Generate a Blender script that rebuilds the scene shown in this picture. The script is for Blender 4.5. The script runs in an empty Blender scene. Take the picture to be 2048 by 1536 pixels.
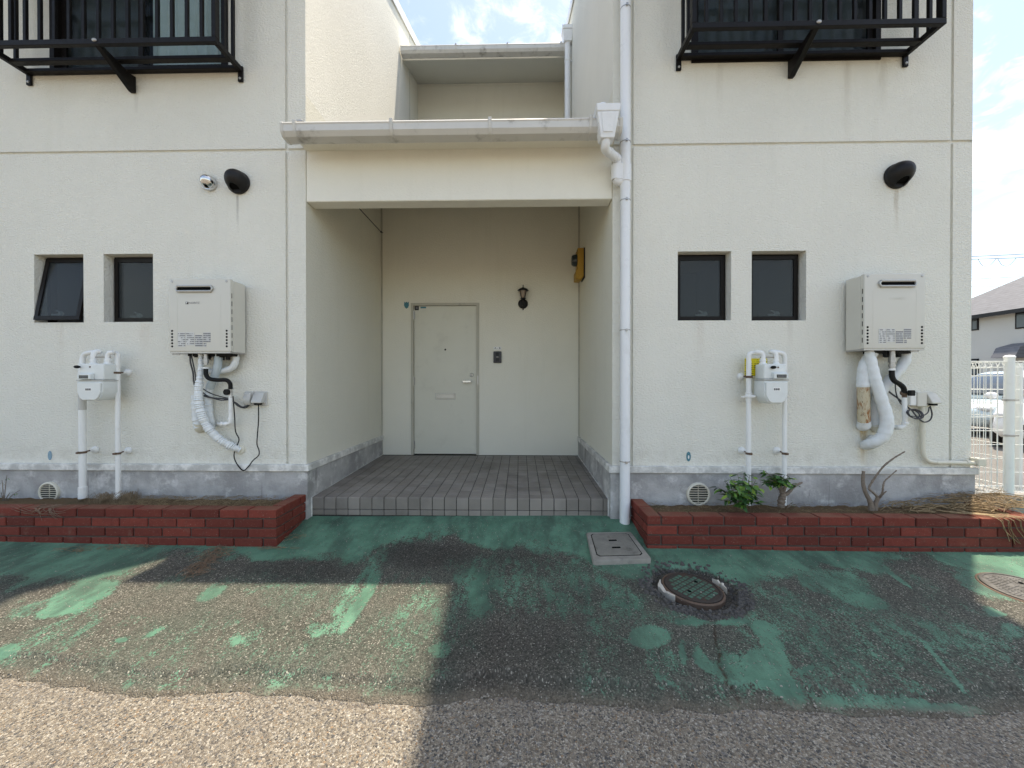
import bpy, bmesh, math, random
import numpy as np
from mathutils import Vector, Matrix, noise as mnoise

rnd = random.Random(7)
scene = bpy.context.scene
C = scene.collection

# ------------------------------------------------------------------ camera
FPX = 769.0                      # focal length in photo pixels (2048 wide)
TH = math.atan(16 / FPX)         # camera turned a little to the left of the facade normal
PT = math.atan(4 / FPX)          # and very slightly down
D, H = 3.35, 1.22                # distance to the facade (plane Y = 0), eye height
cam_d = bpy.data.cameras.new('camera')
cam_d.sensor_width = 36.0
cam_d.lens = 36.0 * FPX / 2048
cam_d.clip_start = 0.02
cam_d.clip_end = 2000
cam = bpy.data.objects.new('camera', cam_d)
cam.location = (0, -D, H)
cam.rotation_euler = (math.pi / 2 - PT, 0, TH)
C.objects.link(cam)
scene.camera = cam

# ------------------------------------------------------------------ light
SUN_A, SUN_B = 0.195, 0.18       # shadow shift to the left / to the front per metre of height
sun_vec = Vector((SUN_A, SUN_B, 1)).normalized()
SUN_EL = math.asin(sun_vec.z)
SUN_AZ = math.atan2(sun_vec.x, sun_vec.y)
sd = bpy.data.lights.new('sun', 'SUN')
sd.energy = 3.0
sd.angle = math.radians(0.9)
sd.color = (1.0, 0.95, 0.87)
sun = bpy.data.objects.new('sun', sd)
sun.rotation_euler = sun_vec.to_track_quat('Z', 'Y').to_euler()
sun.location = (4, 4, 12)
C.objects.link(sun)

world = bpy.data.worlds.new('World')
scene.world = world
world.use_nodes = True
wt = world.node_tree
wn, wl = wt.nodes, wt.links
bg = wn['Background']
sky = wn.new('ShaderNodeTexSky')
sky.sky_type = 'NISHITA'
sky.sun_disc = False
sky.sun_elevation = SUN_EL
sky.sun_rotation = SUN_AZ
sky.air_density = 1.0
sky.dust_density = 1.0
sky.ozone_density = 0.8
tc = wn.new('ShaderNodeTexCoord')
sep = wn.new('ShaderNodeSeparateXYZ')
wl.new(tc.outputs['Generated'], sep.inputs[0])
zz = wn.new('ShaderNodeMath'); zz.operation = 'ADD'; zz.inputs[1].default_value = 0.22
zm = wn.new('ShaderNodeMath'); zm.operation = 'MAXIMUM'; zm.inputs[1].default_value = 0.0
wl.new(sep.outputs['Z'], zm.inputs[0]); wl.new(zm.outputs[0], zz.inputs[0])
dx = wn.new('ShaderNodeMath'); dx.operation = 'DIVIDE'
dy = wn.new('ShaderNodeMath'); dy.operation = 'DIVIDE'
wl.new(sep.outputs['X'], dx.inputs[0]); wl.new(zz.outputs[0], dx.inputs[1])
wl.new(sep.outputs['Y'], dy.inputs[0]); wl.new(zz.outputs[0], dy.inputs[1])
comb = wn.new('ShaderNodeCombineXYZ'); comb.inputs[2].default_value = 0.0
wl.new(dx.outputs[0], comb.inputs[0]); wl.new(dy.outputs[0], comb.inputs[1])
n1 = wn.new('ShaderNodeTexNoise'); n1.inputs['Scale'].default_value = 1.5
n1.inputs['Detail'].default_value = 3
n2 = wn.new('ShaderNodeTexNoise'); n2.inputs['Scale'].default_value = 12
n2.inputs['Detail'].default_value = 7; n2.inputs['Roughness'].default_value = 0.62
n2.inputs['Distortion'].default_value = 0.5
wl.new(comb.outputs[0], n1.inputs['Vector']); wl.new(comb.outputs[0], n2.inputs['Vector'])
ad = wn.new('ShaderNodeMath'); ad.operation = 'ADD'
wl.new(n1.outputs[0], ad.inputs[0]); wl.new(n2.outputs[0], ad.inputs[1])
mr = wn.new('ShaderNodeMapRange'); mr.interpolation_type = 'SMOOTHSTEP'
mr.inputs['From Min'].default_value = 0.95; mr.inputs['From Max'].default_value = 1.32
mr.inputs['To Max'].default_value = 0.85
wl.new(ad.outputs[0], mr.inputs[0])
mx = wn.new('ShaderNodeMix'); mx.data_type = 'RGBA'
wl.new(mr.outputs[0], mx.inputs['Factor'])
wl.new(sky.outputs[0], mx.inputs['A'])
mx.inputs['B'].default_value = (5.0, 5.3, 5.7, 1)
wl.new(mx.outputs['Result'], bg.inputs['Color'])
bg.inputs['Strength'].default_value = 0.142

scene.view_settings.view_transform = 'Standard'
scene.view_settings.look = 'None'
scene.view_settings.exposure = 1.22
scene.view_settings.use_white_balance = True        # the camera's white balance, set for shade
scene.view_settings.white_balance_temperature = 7500
scene.view_settings.gamma = 1.0
scene.view_settings.use_curve_mapping = False
scene.render.engine = 'CYCLES'
cy = scene.cycles
cy.max_bounces = 6; cy.diffuse_bounces = 4; cy.glossy_bounces = 3; cy.transmission_bounces = 3; cy.transparent_max_bounces = 6
cy.use_adaptive_sampling = True; cy.adaptive_threshold = 0.02; cy.use_denoising = True
cy.caustics_reflective = False; cy.caustics_refractive = False
scene.render.resolution_x = 1024
scene.render.resolution_y = 768

# ------------------------------------------------------------------ pixel helpers (photo 2048 x 1536)
def ray(x, y):
    u = (x - 1024) / FPX; v = (768 - y) / FPX
    c, s = math.cos(PT), math.sin(PT)
    a, b, e = u, c + s * v, -s + c * v
    c, s = math.cos(TH), math.sin(TH)
    return (c * a - s * b, s * a + c * b, e)
def F(x, y, Y=0.0):              # pixel on the plane Y -> X, Z
    d = ray(x, y); t = (Y + D) / d[1]
    return d[0] * t, H + d[2] * t
def P(x, y, Y=0.0):
    a, b = F(x, y, Y); return (a, Y, b)
def zg(X, Y):                    # height of the paved apron
    pts = [(-30, -.135), (-1.95, -.135), (-1.75, -.115), (-.45, -.04), (-.1, .02), (.1, .032), (30, .035)]
    for (a, za), (b, zb) in zip(pts, pts[1:]):
        if a <= Y <= b:
            z = za + (zb - za) * (Y - a) / (b - a); break
    k = max(0, min(1, (Y + 1.7) / 1.2))
    return z + k * (0.012 * math.sin(X * 1.1 + .6) + (.012 * max(0, X - 2)))
def G(x, y):                     # pixel on the apron
    d = ray(x, y); z = -.06
    for _ in range(12):
        t = (z - H) / d[2]; z = zg(d[0] * t, -D + d[1] * t)
    return (d[0] * t, -D + d[1] * t, z)
def topx(X, Y, Z):               # point -> photo pixel (arrays allowed)
    c, s = math.cos(TH), math.sin(TH)
    x, y, z = X, Y + D, Z - H
    a = c * x + s * y; b = -s * x + c * y
    c, s = math.cos(PT), math.sin(PT)
    dd = c * b - s * z; v = s * b + c * z
    return 1024 + FPX * a / dd, 768 - FPX * v / dd

# ------------------------------------------------------------------ mesh builder
def org(o):
    v = Vector((0, 0, 0))
    while o is not None:
        v = v + Vector(o.location); o = o.parent
    return v

class MB:
    def __init__(s): s.v = []; s.f = []
    def add(s, vs, fs):
        n = len(s.v); s.v += [tuple(q) for q in vs]; s.f += [tuple(i + n for i in q) for q in fs]; return s
    def box(s, x0, x1, y0, y1, z0, z1):
        return s.add([(x0, y0, z0), (x1, y0, z0), (x1, y1, z0), (x0, y1, z0), (x0, y0, z1), (x1, y0, z1), (x1, y1, z1), (x0, y1, z1)],
                     [(0, 3, 2, 1), (4, 5, 6, 7), (0, 1, 5, 4), (1, 2, 6, 5), (2, 3, 7, 6), (3, 0, 4, 7)])
    def quad(s, a, b, c, d): return s.add([a, b, c, d], [(0, 1, 2, 3)])
    def prism(s, poly, axis, a, b):
        def mk(p, t):
            return {'x': (t, p[0], p[1]), 'y': (p[0], t, p[1]), 'z': (p[0], p[1], t)}[axis]
        n = len(poly)
        return s.add([mk(p, a) for p in poly] + [mk(p, b) for p in poly],
                     [tuple(range(n)), tuple(range(2 * n - 1, n - 1, -1))] + [(i, i + n, (i + 1) % n + n, (i + 1) % n) for i in range(n)])
    def cyl(s, p0, p1, r0, r1=None, n=16, caps=True):
        return s.tube([p0, p1], [r0, r0 if r1 is None else r1], n, smooth=False, caps=caps)
    def tube(s, pts, r, n=10, smooth=True, steps=6, caps=True, rip=None):
        pts = [Vector(p) for p in pts]
        rr = list(r) if isinstance(r, (list, tuple)) else [r] * len(pts)
        if smooth and len(pts) > 2:
            q, qr = [], []
            for i in range(len(pts) - 1):
                p0 = pts[max(0, i - 1)]; p1 = pts[i]; p2 = pts[i + 1]; p3 = pts[min(len(pts) - 1, i + 2)]
                for k in range(steps):
                    t = k / steps
                    q.append(0.5 * ((2 * p1) + (-p0 + p2) * t + (2 * p0 - 5 * p1 + 4 * p2 - p3) * t * t + (-p0 + 3 * p1 - 3 * p2 + p3) * t ** 3))
                    qr.append(rr[i] + (rr[i + 1] - rr[i]) * t)
            q.append(pts[-1]); qr.append(rr[-1]); pts, rr = q, qr
        if rip:                      # resample and ripple the radius (corrugated hose, wrapped lagging)
            step, amp, saw = rip
            q, qr = [pts[0]], [rr[0]]; acc = 0
            for i in range(len(pts) - 1):
                L = (pts[i + 1] - pts[i]).length; m = max(1, int(L / step + .5))
                for k in range(1, m + 1):
                    q.append(pts[i].lerp(pts[i + 1], k / m)); acc += 1
                    b = rr[i] + (rr[i + 1] - rr[i]) * k / m
                    qr.append(b + amp * ((acc % saw) / saw - .5) + amp * .4 * rnd.uniform(-1, 1))
            pts, rr = q, qr
        N = len(pts)
        tg = []
        for i in range(N):
            a = pts[max(0, i - 1)]; b = pts[min(N - 1, i + 1)]
            t = (b - a); t = t.normalized() if t.length > 1e-9 else Vector((0, 0, 1)); tg.append(t)
        ref = Vector((0, 0, 1)) if abs(tg[0].z) < .9 else Vector((1, 0, 0))
        u = tg[0].cross(ref).normalized()
        vs = []
        for i in range(N):
            u = (u - tg[i] * u.dot(tg[i]))
            u = u.normalized() if u.length > 1e-6 else tg[i].orthogonal().normalized()
            w = tg[i].cross(u)
            for k in range(n):
                a = 2 * math.pi * k / n
                vs.append(pts[i] + (u * math.cos(a) + w * math.sin(a)) * rr[i])
        fs = [(i * n + k, i * n + (k + 1) % n, (i + 1) * n + (k + 1) % n, (i + 1) * n + k) for i in range(N - 1) for k in range(n)]
        if caps: fs += [tuple(range(n - 1, -1, -1)), tuple((N - 1) * n + k for k in range(n))]
        return s.add(vs, fs)
    def lathe(s, prof, c, ax='z', n=24, cap=True):     # prof: list of (r, h) along axis
        c = Vector(c)
        A = {'x': Vector((1, 0, 0)), 'y': Vector((0, -1, 0)), 'z': Vector((0, 0, 1))}[ax]   # 'y' grows towards the camera
        U = {'x': Vector((0, 1, 0)), 'y': Vector((1, 0, 0)), 'z': Vector((1, 0, 0))}[ax]
        W = A.cross(U)
        vs = [c + A * h + (U * math.cos(2 * math.pi * k / n) + W * math.sin(2 * math.pi * k / n)) * r for r, h in prof for k in range(n)]
        m = len(prof)
        fs = [(i * n + k, i * n + (k + 1) % n, (i + 1) * n + (k + 1) % n, (i + 1) * n + k) for i in range(m - 1) for k in range(n)]
        if cap: fs += [tuple(range(n - 1, -1, -1)), tuple((m - 1) * n + k for k in range(n))]
        return s.add(vs, fs)
    def ball(s, c, rx, ry, rz, n=16, m=10):
        c = Vector(c); vs = []; fs = []
        for j in range(m + 1):
            t = math.pi * j / m
            for k in range(n):
                a = 2 * math.pi * k / n
                vs.append((c.x + rx * math.sin(t) * math.cos(a), c.y + ry * math.sin(t) * math.sin(a), c.z + rz * math.cos(t)))
        for j in range(m):
            for k in range(n):
                fs.append((j * n + k, (j + 1) * n + k, (j + 1) * n + (k + 1) % n, j * n + (k + 1) % n))
        return s.add(vs, fs)
    def mesh(s, name, off=(0, 0, 0), bevel=0, seg=1, smooth=True, ang=0.6):
        me = bpy.data.meshes.new(name)
        o = Vector(off)
        me.from_pydata([(a - o.x, b - o.y, c - o.z) for a, b, c in s.v], [], s.f)
        bm = bmesh.new(); bm.from_mesh(me)
        bmesh.ops.remove_doubles(bm, verts=bm.verts, dist=1e-6)
        bmesh.ops.recalc_face_normals(bm, faces=bm.faces)
        if bevel:
            es = [e for e in bm.edges if len(e.link_faces) == 2 and e.calc_face_angle(0) > .5]
            bmesh.ops.bevel(bm, geom=es, offset=bevel, segments=seg, affect='EDGES', profile=.6, clamp_overlap=True)
        bm.to_mesh(me); bm.free()
        if smooth:
            me.polygons.foreach_set('use_smooth', [True] * len(me.polygons))
            me.set_sharp_from_angle(angle=ang)
        return me
    def build(s, name, mat, parent=None, **kw):
        if parent is not None:
            off = org(parent); loc = (0, 0, 0)
        else:
            a = np.array(s.v); lo, hi = a.min(0), a.max(0)
            off = loc = ((lo[0] + hi[0]) / 2, (lo[1] + hi[1]) / 2, lo[2])
        me = s.mesh(name, off, **kw)
        me.materials.append(mat)
        o = bpy.data.objects.new(name, me); o.location = loc
        C.objects.link(o); o.parent = parent
        return o

def tag(o, label=None, cat=None, group=None, kind=None):
    if label: o['label'] = label
    if cat: o['category'] = cat
    if group: o['group'] = group
    if kind: o['kind'] = kind
    return o
def thing(name, label, cat, loc=(0, 0, 0), group=None):
    o = bpy.data.objects.new(name, None); o.empty_display_size = .1
    o.location = loc; C.objects.link(o)
    return tag(o, label, cat, group)
def inst(name, me, loc, parent=None, rot=(0, 0, 0), scale=(1, 1, 1)):
    o = bpy.data.objects.new(name, me)
    o.location = Vector(loc) - (org(parent) if parent is not None else Vector((0, 0, 0)))
    o.rotation_euler = rot; o.scale = scale
    C.objects.link(o); o.parent = parent
    return o
def text_mb(body, size, extr=0.0):
    cu = bpy.data.curves.new('lettering', 'FONT'); cu.body = body; cu.size = size; cu.extrude = extr
    cu.align_x = 'CENTER'; cu.align_y = 'CENTER'; cu.resolution_u = 3
    ob = bpy.data.objects.new('lettering', cu); C.objects.link(ob)
    dg = bpy.context.evaluated_depsgraph_get()
    me = bpy.data.meshes.new_from_object(ob.evaluated_get(dg))
    vs = [tuple(v.co) for v in me.vertices]; fs = [tuple(p.vertices) for p in me.polygons]
    bpy.data.objects.remove(ob); bpy.data.curves.remove(cu); bpy.data.meshes.remove(me)
    return vs, fs

# ------------------------------------------------------------------ materials
class NT:
    def __init__(s, name):
        s.m = bpy.data.materials.new(name); s.m.use_nodes = True
        s.t = s.m.node_tree; s.n = s.t.nodes; s.l = s.t.links
        s.b = s.n['Principled BSDF']
    def node(s, typ, **kw):
        x = s.n.new(typ)
        for k, v in kw.items(): setattr(x, k, v)
        return x
    def put(s, sock, v):
        if hasattr(v, 'is_output') or isinstance(v, bpy.types.NodeSocket): s.l.new(v, sock)
        elif isinstance(v, (tuple, list)) and len(v) == 3 and sock.type == 'RGBA': sock.default_value = (*v, 1)
        else: sock.default_value = v
    def math(s, op, a, b=None, c=None, clamp=False):
        x = s.node('ShaderNodeMath', operation=op, use_clamp=clamp)
        s.put(x.inputs[0], a)
        if b is not None: s.put(x.inputs[1], b)
        if c is not None: s.put(x.inputs[2], c)
        return x.outputs[0]
    def mix(s, f, a, b, blend='MIX'):
        x = s.node('ShaderNodeMix', data_type='RGBA', blend_type=blend)
        s.put(x.inputs['Factor'], f); s.put(x.inputs['A'], a); s.put(x.inputs['B'], b)
        return x.outputs['Result']
    def rng(s, v, a, b, c=0.0, d=1.0, smooth=True):
        x = s.node('ShaderNodeMapRange', interpolation_type='SMOOTHSTEP' if smooth else 'LINEAR')
        s.put(x.inputs[0], v)
        for i, q in enumerate((a, b, c, d)): s.put(x.inputs[i + 1], q)
        return x.outputs[0]
    def pos(s): return s.node('ShaderNodeNewGeometry').outputs['Position']
    def obj(s): return s.node('ShaderNodeTexCoord').outputs['Object']
    def scale(s, v, sc):
        x = s.node('ShaderNodeMapping'); s.l.new(v, x.inputs[0]); x.inputs['Scale'].default_value = sc
        return x.outputs[0]
    def noise(s, v, sc, det=3, rough=.55, dist=0, col=False):
        x = s.node('ShaderNodeTexNoise'); s.l.new(v, x.inputs['Vector'])
        x.inputs['Scale'].default_value = sc; x.inputs['Detail'].default_value = det
        x.inputs['Roughness'].default_value = rough; x.inputs['Distortion'].default_value = dist
        return x.outputs['Color' if col else 'Fac']
    def vor(s, v, sc, feat='F1', rnd=1.0):
        x = s.node('ShaderNodeTexVoronoi', feature=feat); s.l.new(v, x.inputs['Vector'])
        x.inputs['Scale'].default_value = sc; x.inputs['Randomness'].default_value = rnd
        return x
    def sep(s, v):
        x = s.node('ShaderNodeSeparateXYZ'); s.l.new(v, x.inputs[0]); return x.outputs
    def bump(s, h, dist=.002, strength=1.0):
        x = s.node('ShaderNodeBump'); s.l.new(h, x.inputs['Height'])
        x.inputs['Distance'].default_value = dist; x.inputs['Strength'].default_value = strength
        s.l.new(x.outputs[0], s.b.inputs['Normal'])
    def out(s, col=None, rough=None, metal=None, spec=None):
        if col is not None: s.put(s.b.inputs['Base Color'], col)
        if rough is not None: s.put(s.b.inputs['Roughness'], rough)
        if metal is not None: s.put(s.b.inputs['Metallic'], metal)
        if spec is not None: s.put(s.b.inputs['Specular IOR Level'], spec)
        return s.m

def mat(name, col, rough=.5, metal=0, var=.06, vs=6, bump=0, bs=120, dirt=0, dcol=(.12, .1, .08), ds=7, spec=.4):
    t = NT(name); p = t.pos()
    n = t.noise(p, vs, 4)
    c = t.mix(n, tuple(x * (1 - var) for x in col), tuple(min(1, x * (1 + var)) for x in col))
    if dirt:
        d = t.rng(t.noise(p, ds, 6, .65), .52, .75, 0, dirt)
        c = t.mix(d, c, dcol)
    r = t.rng(t.noise(p, vs * 3, 3), .3, .7, max(0, rough - .08), min(1, rough + .08))
    if bump: t.bump(t.noise(p, bs, 3), bump)
    return t.out(c, r, metal, spec)

def stain(t, x, z, base, xc, w, zt, zb, col, k, nz):
    """run-off mark of its own shape: centre xc, half width w, from zt down to zb"""
    dxn = t.math('ABSOLUTE', t.math('ADD', t.math('SUBTRACT', x, xc), t.math('MULTIPLY', t.math('SUBTRACT', nz, .5), w * 1.2)))
    mxm = t.rng(dxn, w * .25, w, 1, 0)
    top = t.rng(z, zt, zt + .012, 1, 0)
    bot = t.rng(z, zb, zt, 0, 1, smooth=False)
    m = t.math('MULTIPLY', t.math('MULTIPLY', mxm, t.math('MULTIPLY', top, bot)), t.rng(nz, .25, .65, k * .4, min(1, k * 1.35)))
    return t.mix(m, base, col)

def stucco(name, col, bump=.0034, sc=66, stains=()):
    t = NT(name); p = t.pos()
    s = t.sep(p)
    big = t.noise(p, .9, 4, .6)
    strk = t.noise(t.scale(p, (9, 9, .7)), 1, 4, .6)
    c = t.mix(t.rng(big, .3, .7), tuple(x * .95 for x in col), col)
    c = t.mix(t.math('MULTIPLY', t.rng(s[2], .5, .80, .34 if stains else .0, 0), t.rng(t.noise(p, 9, 5, .7), .4, .7)), c, tuple(a * b for a, b in zip(col, (.62, .58, .52))))
    c = t.mix(t.rng(strk, .5, .8, 0, .28), c, tuple(a * b for a, b in zip(col, (.86, .86, .83))))
    c = t.mix(t.rng(t.noise(p, 11, 5, .7), .62, .8, 0, .22), c, tuple(a * .8 for a in col))
    snz = t.noise(t.scale(p, (30, 30, 6)), 1, 3) if stains else None
    for (xc, w, zt, zb, k, sc_) in stains:
        c = stain(t, s[0], s[2], c, xc, w, zt, zb, sc_, k, snz)
    h = t.rng(t.noise(t.scale(p, (.8, .8, 1.25)), sc, 3, .6), .34, .62, 0, 1)
    t.bump(h, bump, 1.0)
    return t.out(c, .82, 0, .25)

CREAM = (.81, .797, .722)
SOOT = (.33, .31, .27); RUST = (.42, .22, .07)
_vent1 = F(475, 392)[0]; _vent2 = F(1793, 380)[0]; _rust = F(1727, 860)[0]; _clip = F(1600, 150)[0]; _cl2 = F(272, 170)[0]
M_wall = stucco('stucco_cream', CREAM, stains=(
    (_vent1, .018, F(475, 392)[1], F(475, 470)[1], .55, SOOT), (_vent2, .03, F(1793, 382)[1], F(1793, 470)[1], .5, (.45, .38, .28)),
    (_rust, .05, F(1727, 862)[1], .46, .75, (.55, .40, .20)), (_rust + .05, .07, F(1727, 880)[1], .44, .35, SOOT),
    (F(1695, 0)[0], .05, F(0, 125)[1], F(0, 330)[1], .35, (.5, .46, .38)), (F(1765, 100)[0], .06, F(0, 140)[1], F(0, 260)[1], .38, (.5, .46, .38)),
    (_cl2, .03, F(272, 172)[1], F(272, 230)[1], .4, SOOT), (F(290, 650)[0], .08, F(0, 650)[1], F(0, 720)[1], .25, (.6, .5, .42)),
    (F(120, 650)[0], .05, F(0, 648)[1], F(0, 760)[1], .22, (.55, .48, .4)), (F(1400, 640)[0], .06, F(0, 643)[1], F(0, 750)[1], .25, (.55, .48, .4)), (F(1580, 640)[0], .04, F(0, 643)[1], F(0, 720)[1], .25, (.5, .46, .4)),
    (F(1440, 130)[0], .04, F(0, 130)[1], F(0, 270)[1], .25, (.5, .46, .38))))
M_porch = stucco('stucco_smooth', (.78, .76, .665), .0010, 60)  # porch shade and bounced warmth are put into this yellower tone
M_beam = stucco('stucco_beam', (.81, .795, .715), .0012, 60)
M_porchside = stucco('stucco_porch_flank', (.77, .75, .65), .0020, 66)  # same stucco as outside, with the porch shade put into its colour
M_ceil = mat('porch_ceiling', (.26, .23, .17), .9)  # colour darkened to deepen the shade at the top of the porch
M_side = stucco('stucco_side', (.79, .78, .71), .0022, 70)
M_white = mat('white_pipe', (.78, .79, .78), .38, var=.04, vs=14, dirt=.25, dcol=(.42, .40, .36), ds=9)
M_pvc = mat('white_downpipe', (.76, .78, .80), .35, var=.03, vs=4, dirt=.2, dcol=(.45, .44, .42), ds=6)
M_gutter = mat('gutter_white', (.58, .575, .55), .45, var=.08, vs=8, dirt=.75, dcol=(.20, .19, .17), ds=7)
M_black = mat('black_aluminium', (.009, .008, .008), .42, var=.2, vs=10, spec=.15)
M_frame = mat('dark_bronze', (.010, .008, .007), .4, var=.2, vs=10, spec=.15)
M_dark = mat('dark_void', (.006, .006, .006), .9, spec=.05)
M_black_paint = mat('black_hood', (.012, .011, .011), .45, var=.3, vs=30, spec=.25)
M_chrome = mat('polished_steel', (.62, .62, .62), .16, metal=1, var=.05, vs=30)
M_steel = mat('galvanised', (.42, .41, .40), .4, metal=.8, var=.15, vs=40)
M_rusty = mat('rusty_iron', (.13, .085, .06), .7, var=.35, vs=25, bump=.001, dirt=.7, dcol=(.16, .06, .025), ds=20)
M_rustdark = mat('dark_iron', (.045, .034, .028), .7, var=.35, vs=25, bump=.001, dirt=.5, dcol=(.09, .04, .02), ds=20)
M_rubber = mat('rubber', (.010, .010, .010), .6, var=.2, vs=30, spec=.2)
M_cable = mat('grey_cable', (.05, .05, .055), .5)
M_heater = mat('heater_enamel', (.61, .595, .535), .42, var=.015, vs=3, dirt=.05, ds=3)
M_wrap = mat('insulation_wrap', (.74, .77, .78), .6, var=.06, vs=40, bump=.002, bs=70, dirt=.3, dcol=(.5, .47, .40), ds=14)
M_wrapgrey = mat('insulation_wrap_grey', (.48, .55, .58), .5, var=.1, vs=30, bump=.0015, bs=60, dirt=.3, dcol=(.6, .6, .58), ds=12)
M_box = mat('outlet_plastic', (.50, .50, .48), .45, var=.05)
M_boxcream = mat('outlet_cream', (.62, .60, .54), .45, var=.05)
M_conduit = mat('conduit_cream', (.66, .63, .53), .4, var=.05)
M_meter = mat('meter_paint', (.70, .73, .72), .38, var=.04, vs=12, dirt=.12, dcol=(.4, .4, .38), ds=10)
M_display = mat('meter_display', (.03, .04, .04), .15)
M_paper = mat('sticker_white', (.8, .8, .78), .5)
M_ink = mat('ink', (.02, .02, .02), .6)
M_inkgrey = mat('ink_grey', (.16, .16, .17), .6)
M_teal = mat('sticker_teal', (.05, .19, .24), .4, var=.2, vs=60)
M_bluesticker = mat('sticker_blue', (.20, .33, .42), .4, var=.25, vs=60)
M_door = mat('door_paint', (.66, .65, .56), .45, var=.04, vs=3, dirt=.16, dcol=(.3, .28, .24), ds=5)
M_doorframe = mat('door_frame', (.46, .44, .37), .5, var=.06, vs=6, dirt=.3, ds=9)
M_handle = mat('satin_metal', (.75, .75, .73), .3, metal=.6)
M_slotm = mat('aluminium_slot', (.46, .46, .44), .35, metal=.5, var=.1, vs=30)
M_yellowbox = mat('mustard_box', (.42, .24, .035), .5, var=.12, vs=8)
M_soffit = mat('soffit_board', (.60, .60, .55), .7, var=.04, vs=2)
M_roof = mat('roof_metal', (.14, .15, .16), .5, var=.1)
M_lampglass = mat('lamp_glass', (.28, .22, .17), .25, var=.2, vs=40)
M_concrete = mat('concrete_kerb', (.27, .26, .24), .9, var=.2, vs=8, bump=.003, bs=60, dirt=.6, dcol=(.12, .11, .09), ds=6)
M_bark = mat('bark', (.20, .16, .125), .9, var=.45, vs=60, bump=.006, bs=70)
M_straw = mat('straw', (.29, .21, .115), .8, var=.7, vs=45)
M_weed = mat('dry_weed', (.26, .19, .115), .9, var=.4, vs=30)
M_fence = mat('fence_white', (.80, .81, .78), .4, var=.03, vs=10, dirt=.1, dcol=(.35, .32, .28), ds=25)
M_carwhite = mat('car_white', (.80, .82, .84), .22, var=.01, spec=.6)
M_carsilver = mat('car_pale_blue', (.55, .66, .72), .25, metal=.3, var=.02, spec=.6)
M_carglass = mat('car_glass', (.02, .03, .035), .06, spec=.7)
M_tyre = mat('tyre', (.02, .02, .02), .8)
M_rim = mat('rim', (.5, .5, .5), .3, metal=.7)
M_lampred = mat('lamp_red', (.3, .02, .02), .2)
M_lampclear = mat('lamp_clear', (.6, .62, .65), .1)
M_house = mat('house_wall', (.56, .555, .52), .85, var=.04, vs=1, bump=.003, bs=30)
M_tile = None

def m_print(name, base, ink, sx, sz, th=.52):
    t = NT(name); p = t.pos()
    n = t.noise(t.scale(p, (sx, 30, sz)), 1, 2)
    row = t.math('SINE', t.math('MULTIPLY', t.sep(p)[2], 2 * math.pi / .0165))
    k = t.math('MULTIPLY', t.rng(n, th - .05, th + .06), t.rng(row, -.1, .4))
    return t.out(t.mix(k, base, ink), .5)
M_print = m_print('rating_plate_print', (.60, .60, .585), (.13, .13, .13), 55, 30, .44)
M_printdark = m_print('dense_plate_print', (.52, .52, .51), (.10, .10, .11), 60, 30, .38)
M_yellowprint = m_print('yellow_notice_print', (.78, .66, .02), (.12, .10, .02), 140, 60, .5)

def m_glass(name, tint, rough=.03, body=(.02, .022, .024), k=.35):
    t = NT(name); p = t.pos()
    tr = t.node('ShaderNodeBsdfTransparent'); tr.inputs[0].default_value = (*tint, 1)
    t.out(t.mix(t.noise(p, 5, 3), body, tuple(x * 1.25 for x in body)), rough, 0, .5)
    ms = t.node('ShaderNodeMixShader'); ms.inputs[0].default_value = k
    t.l.new(t.b.outputs[0], ms.inputs[1]); t.l.new(tr.outputs[0], ms.inputs[2])
    t.l.new(ms.outputs[0], t.n['Material Output'].inputs['Surface'])
    return t.m
M_glass = m_glass('window_glass', (.8, .85, .85))
M_clear = m_glass('clear_glass', (.9, .94, .94), .09, (.01, .011, .012), .86)
M_frosted = m_glass('frosted_glass', (.75, .8, .8), .16, (.052, .058, .060), .6)
M_glassfar = mat('far_window_glass', (.10, .12, .13), .08)
M_room = mat('room_interior', (.20, .20, .19), .9)
M_blind = mat('dark_curtain', (.085, .095, .10), .9, var=.15, vs=10)
M_curtain = mat('lace_curtain', (.74, .84, .86), .9, var=.1, vs=20)

def m_brick():
    t = NT('brick_red'); p = t.pos()
    oi = t.node('ShaderNodeObjectInfo').outputs['Random']
    c = t.mix(oi, (.125, .031, .023), (.235, .052, .037))
    nrm = t.sep(t.node('ShaderNodeNewGeometry').outputs['Normal'])
    n = t.noise(p, 22, 6, .7)
    c = t.mix(t.rng(n, .35, .75, 0, .5), c, (.11, .028, .022))
    # weathered upper faces of the capping course
    z = t.sep(p)[2]
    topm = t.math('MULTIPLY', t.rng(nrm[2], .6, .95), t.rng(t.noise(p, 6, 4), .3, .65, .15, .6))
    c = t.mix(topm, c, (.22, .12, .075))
    c = t.mix(t.rng(t.noise(p, 110, 3), .64, .74, 0, .7), c, (.36, .25, .20))
    c = t.mix(t.rng(t.noise(p, 9, 6, .7), .58, .72, 0, .55), c, (.20, .115, .085))
    c = t.mix(t.rng(t.noise(t.scale(p, (7, 7, 16)), 1, 5, .7), .70, .74, 0, .55), c, (.42, .30, .27))
    t.bump(t.math('ADD', t.noise(p, 60, 4), t.math('MULTIPLY', t.noise(p, 240, 2), .5)), .0025)
    return t.out(c, .85, 0, .18)
M_brick = m_brick()
M_mortar = mat('mortar', (.10, .08, .07), .95, var=.4, vs=30, bump=.003, bs=60)

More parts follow.
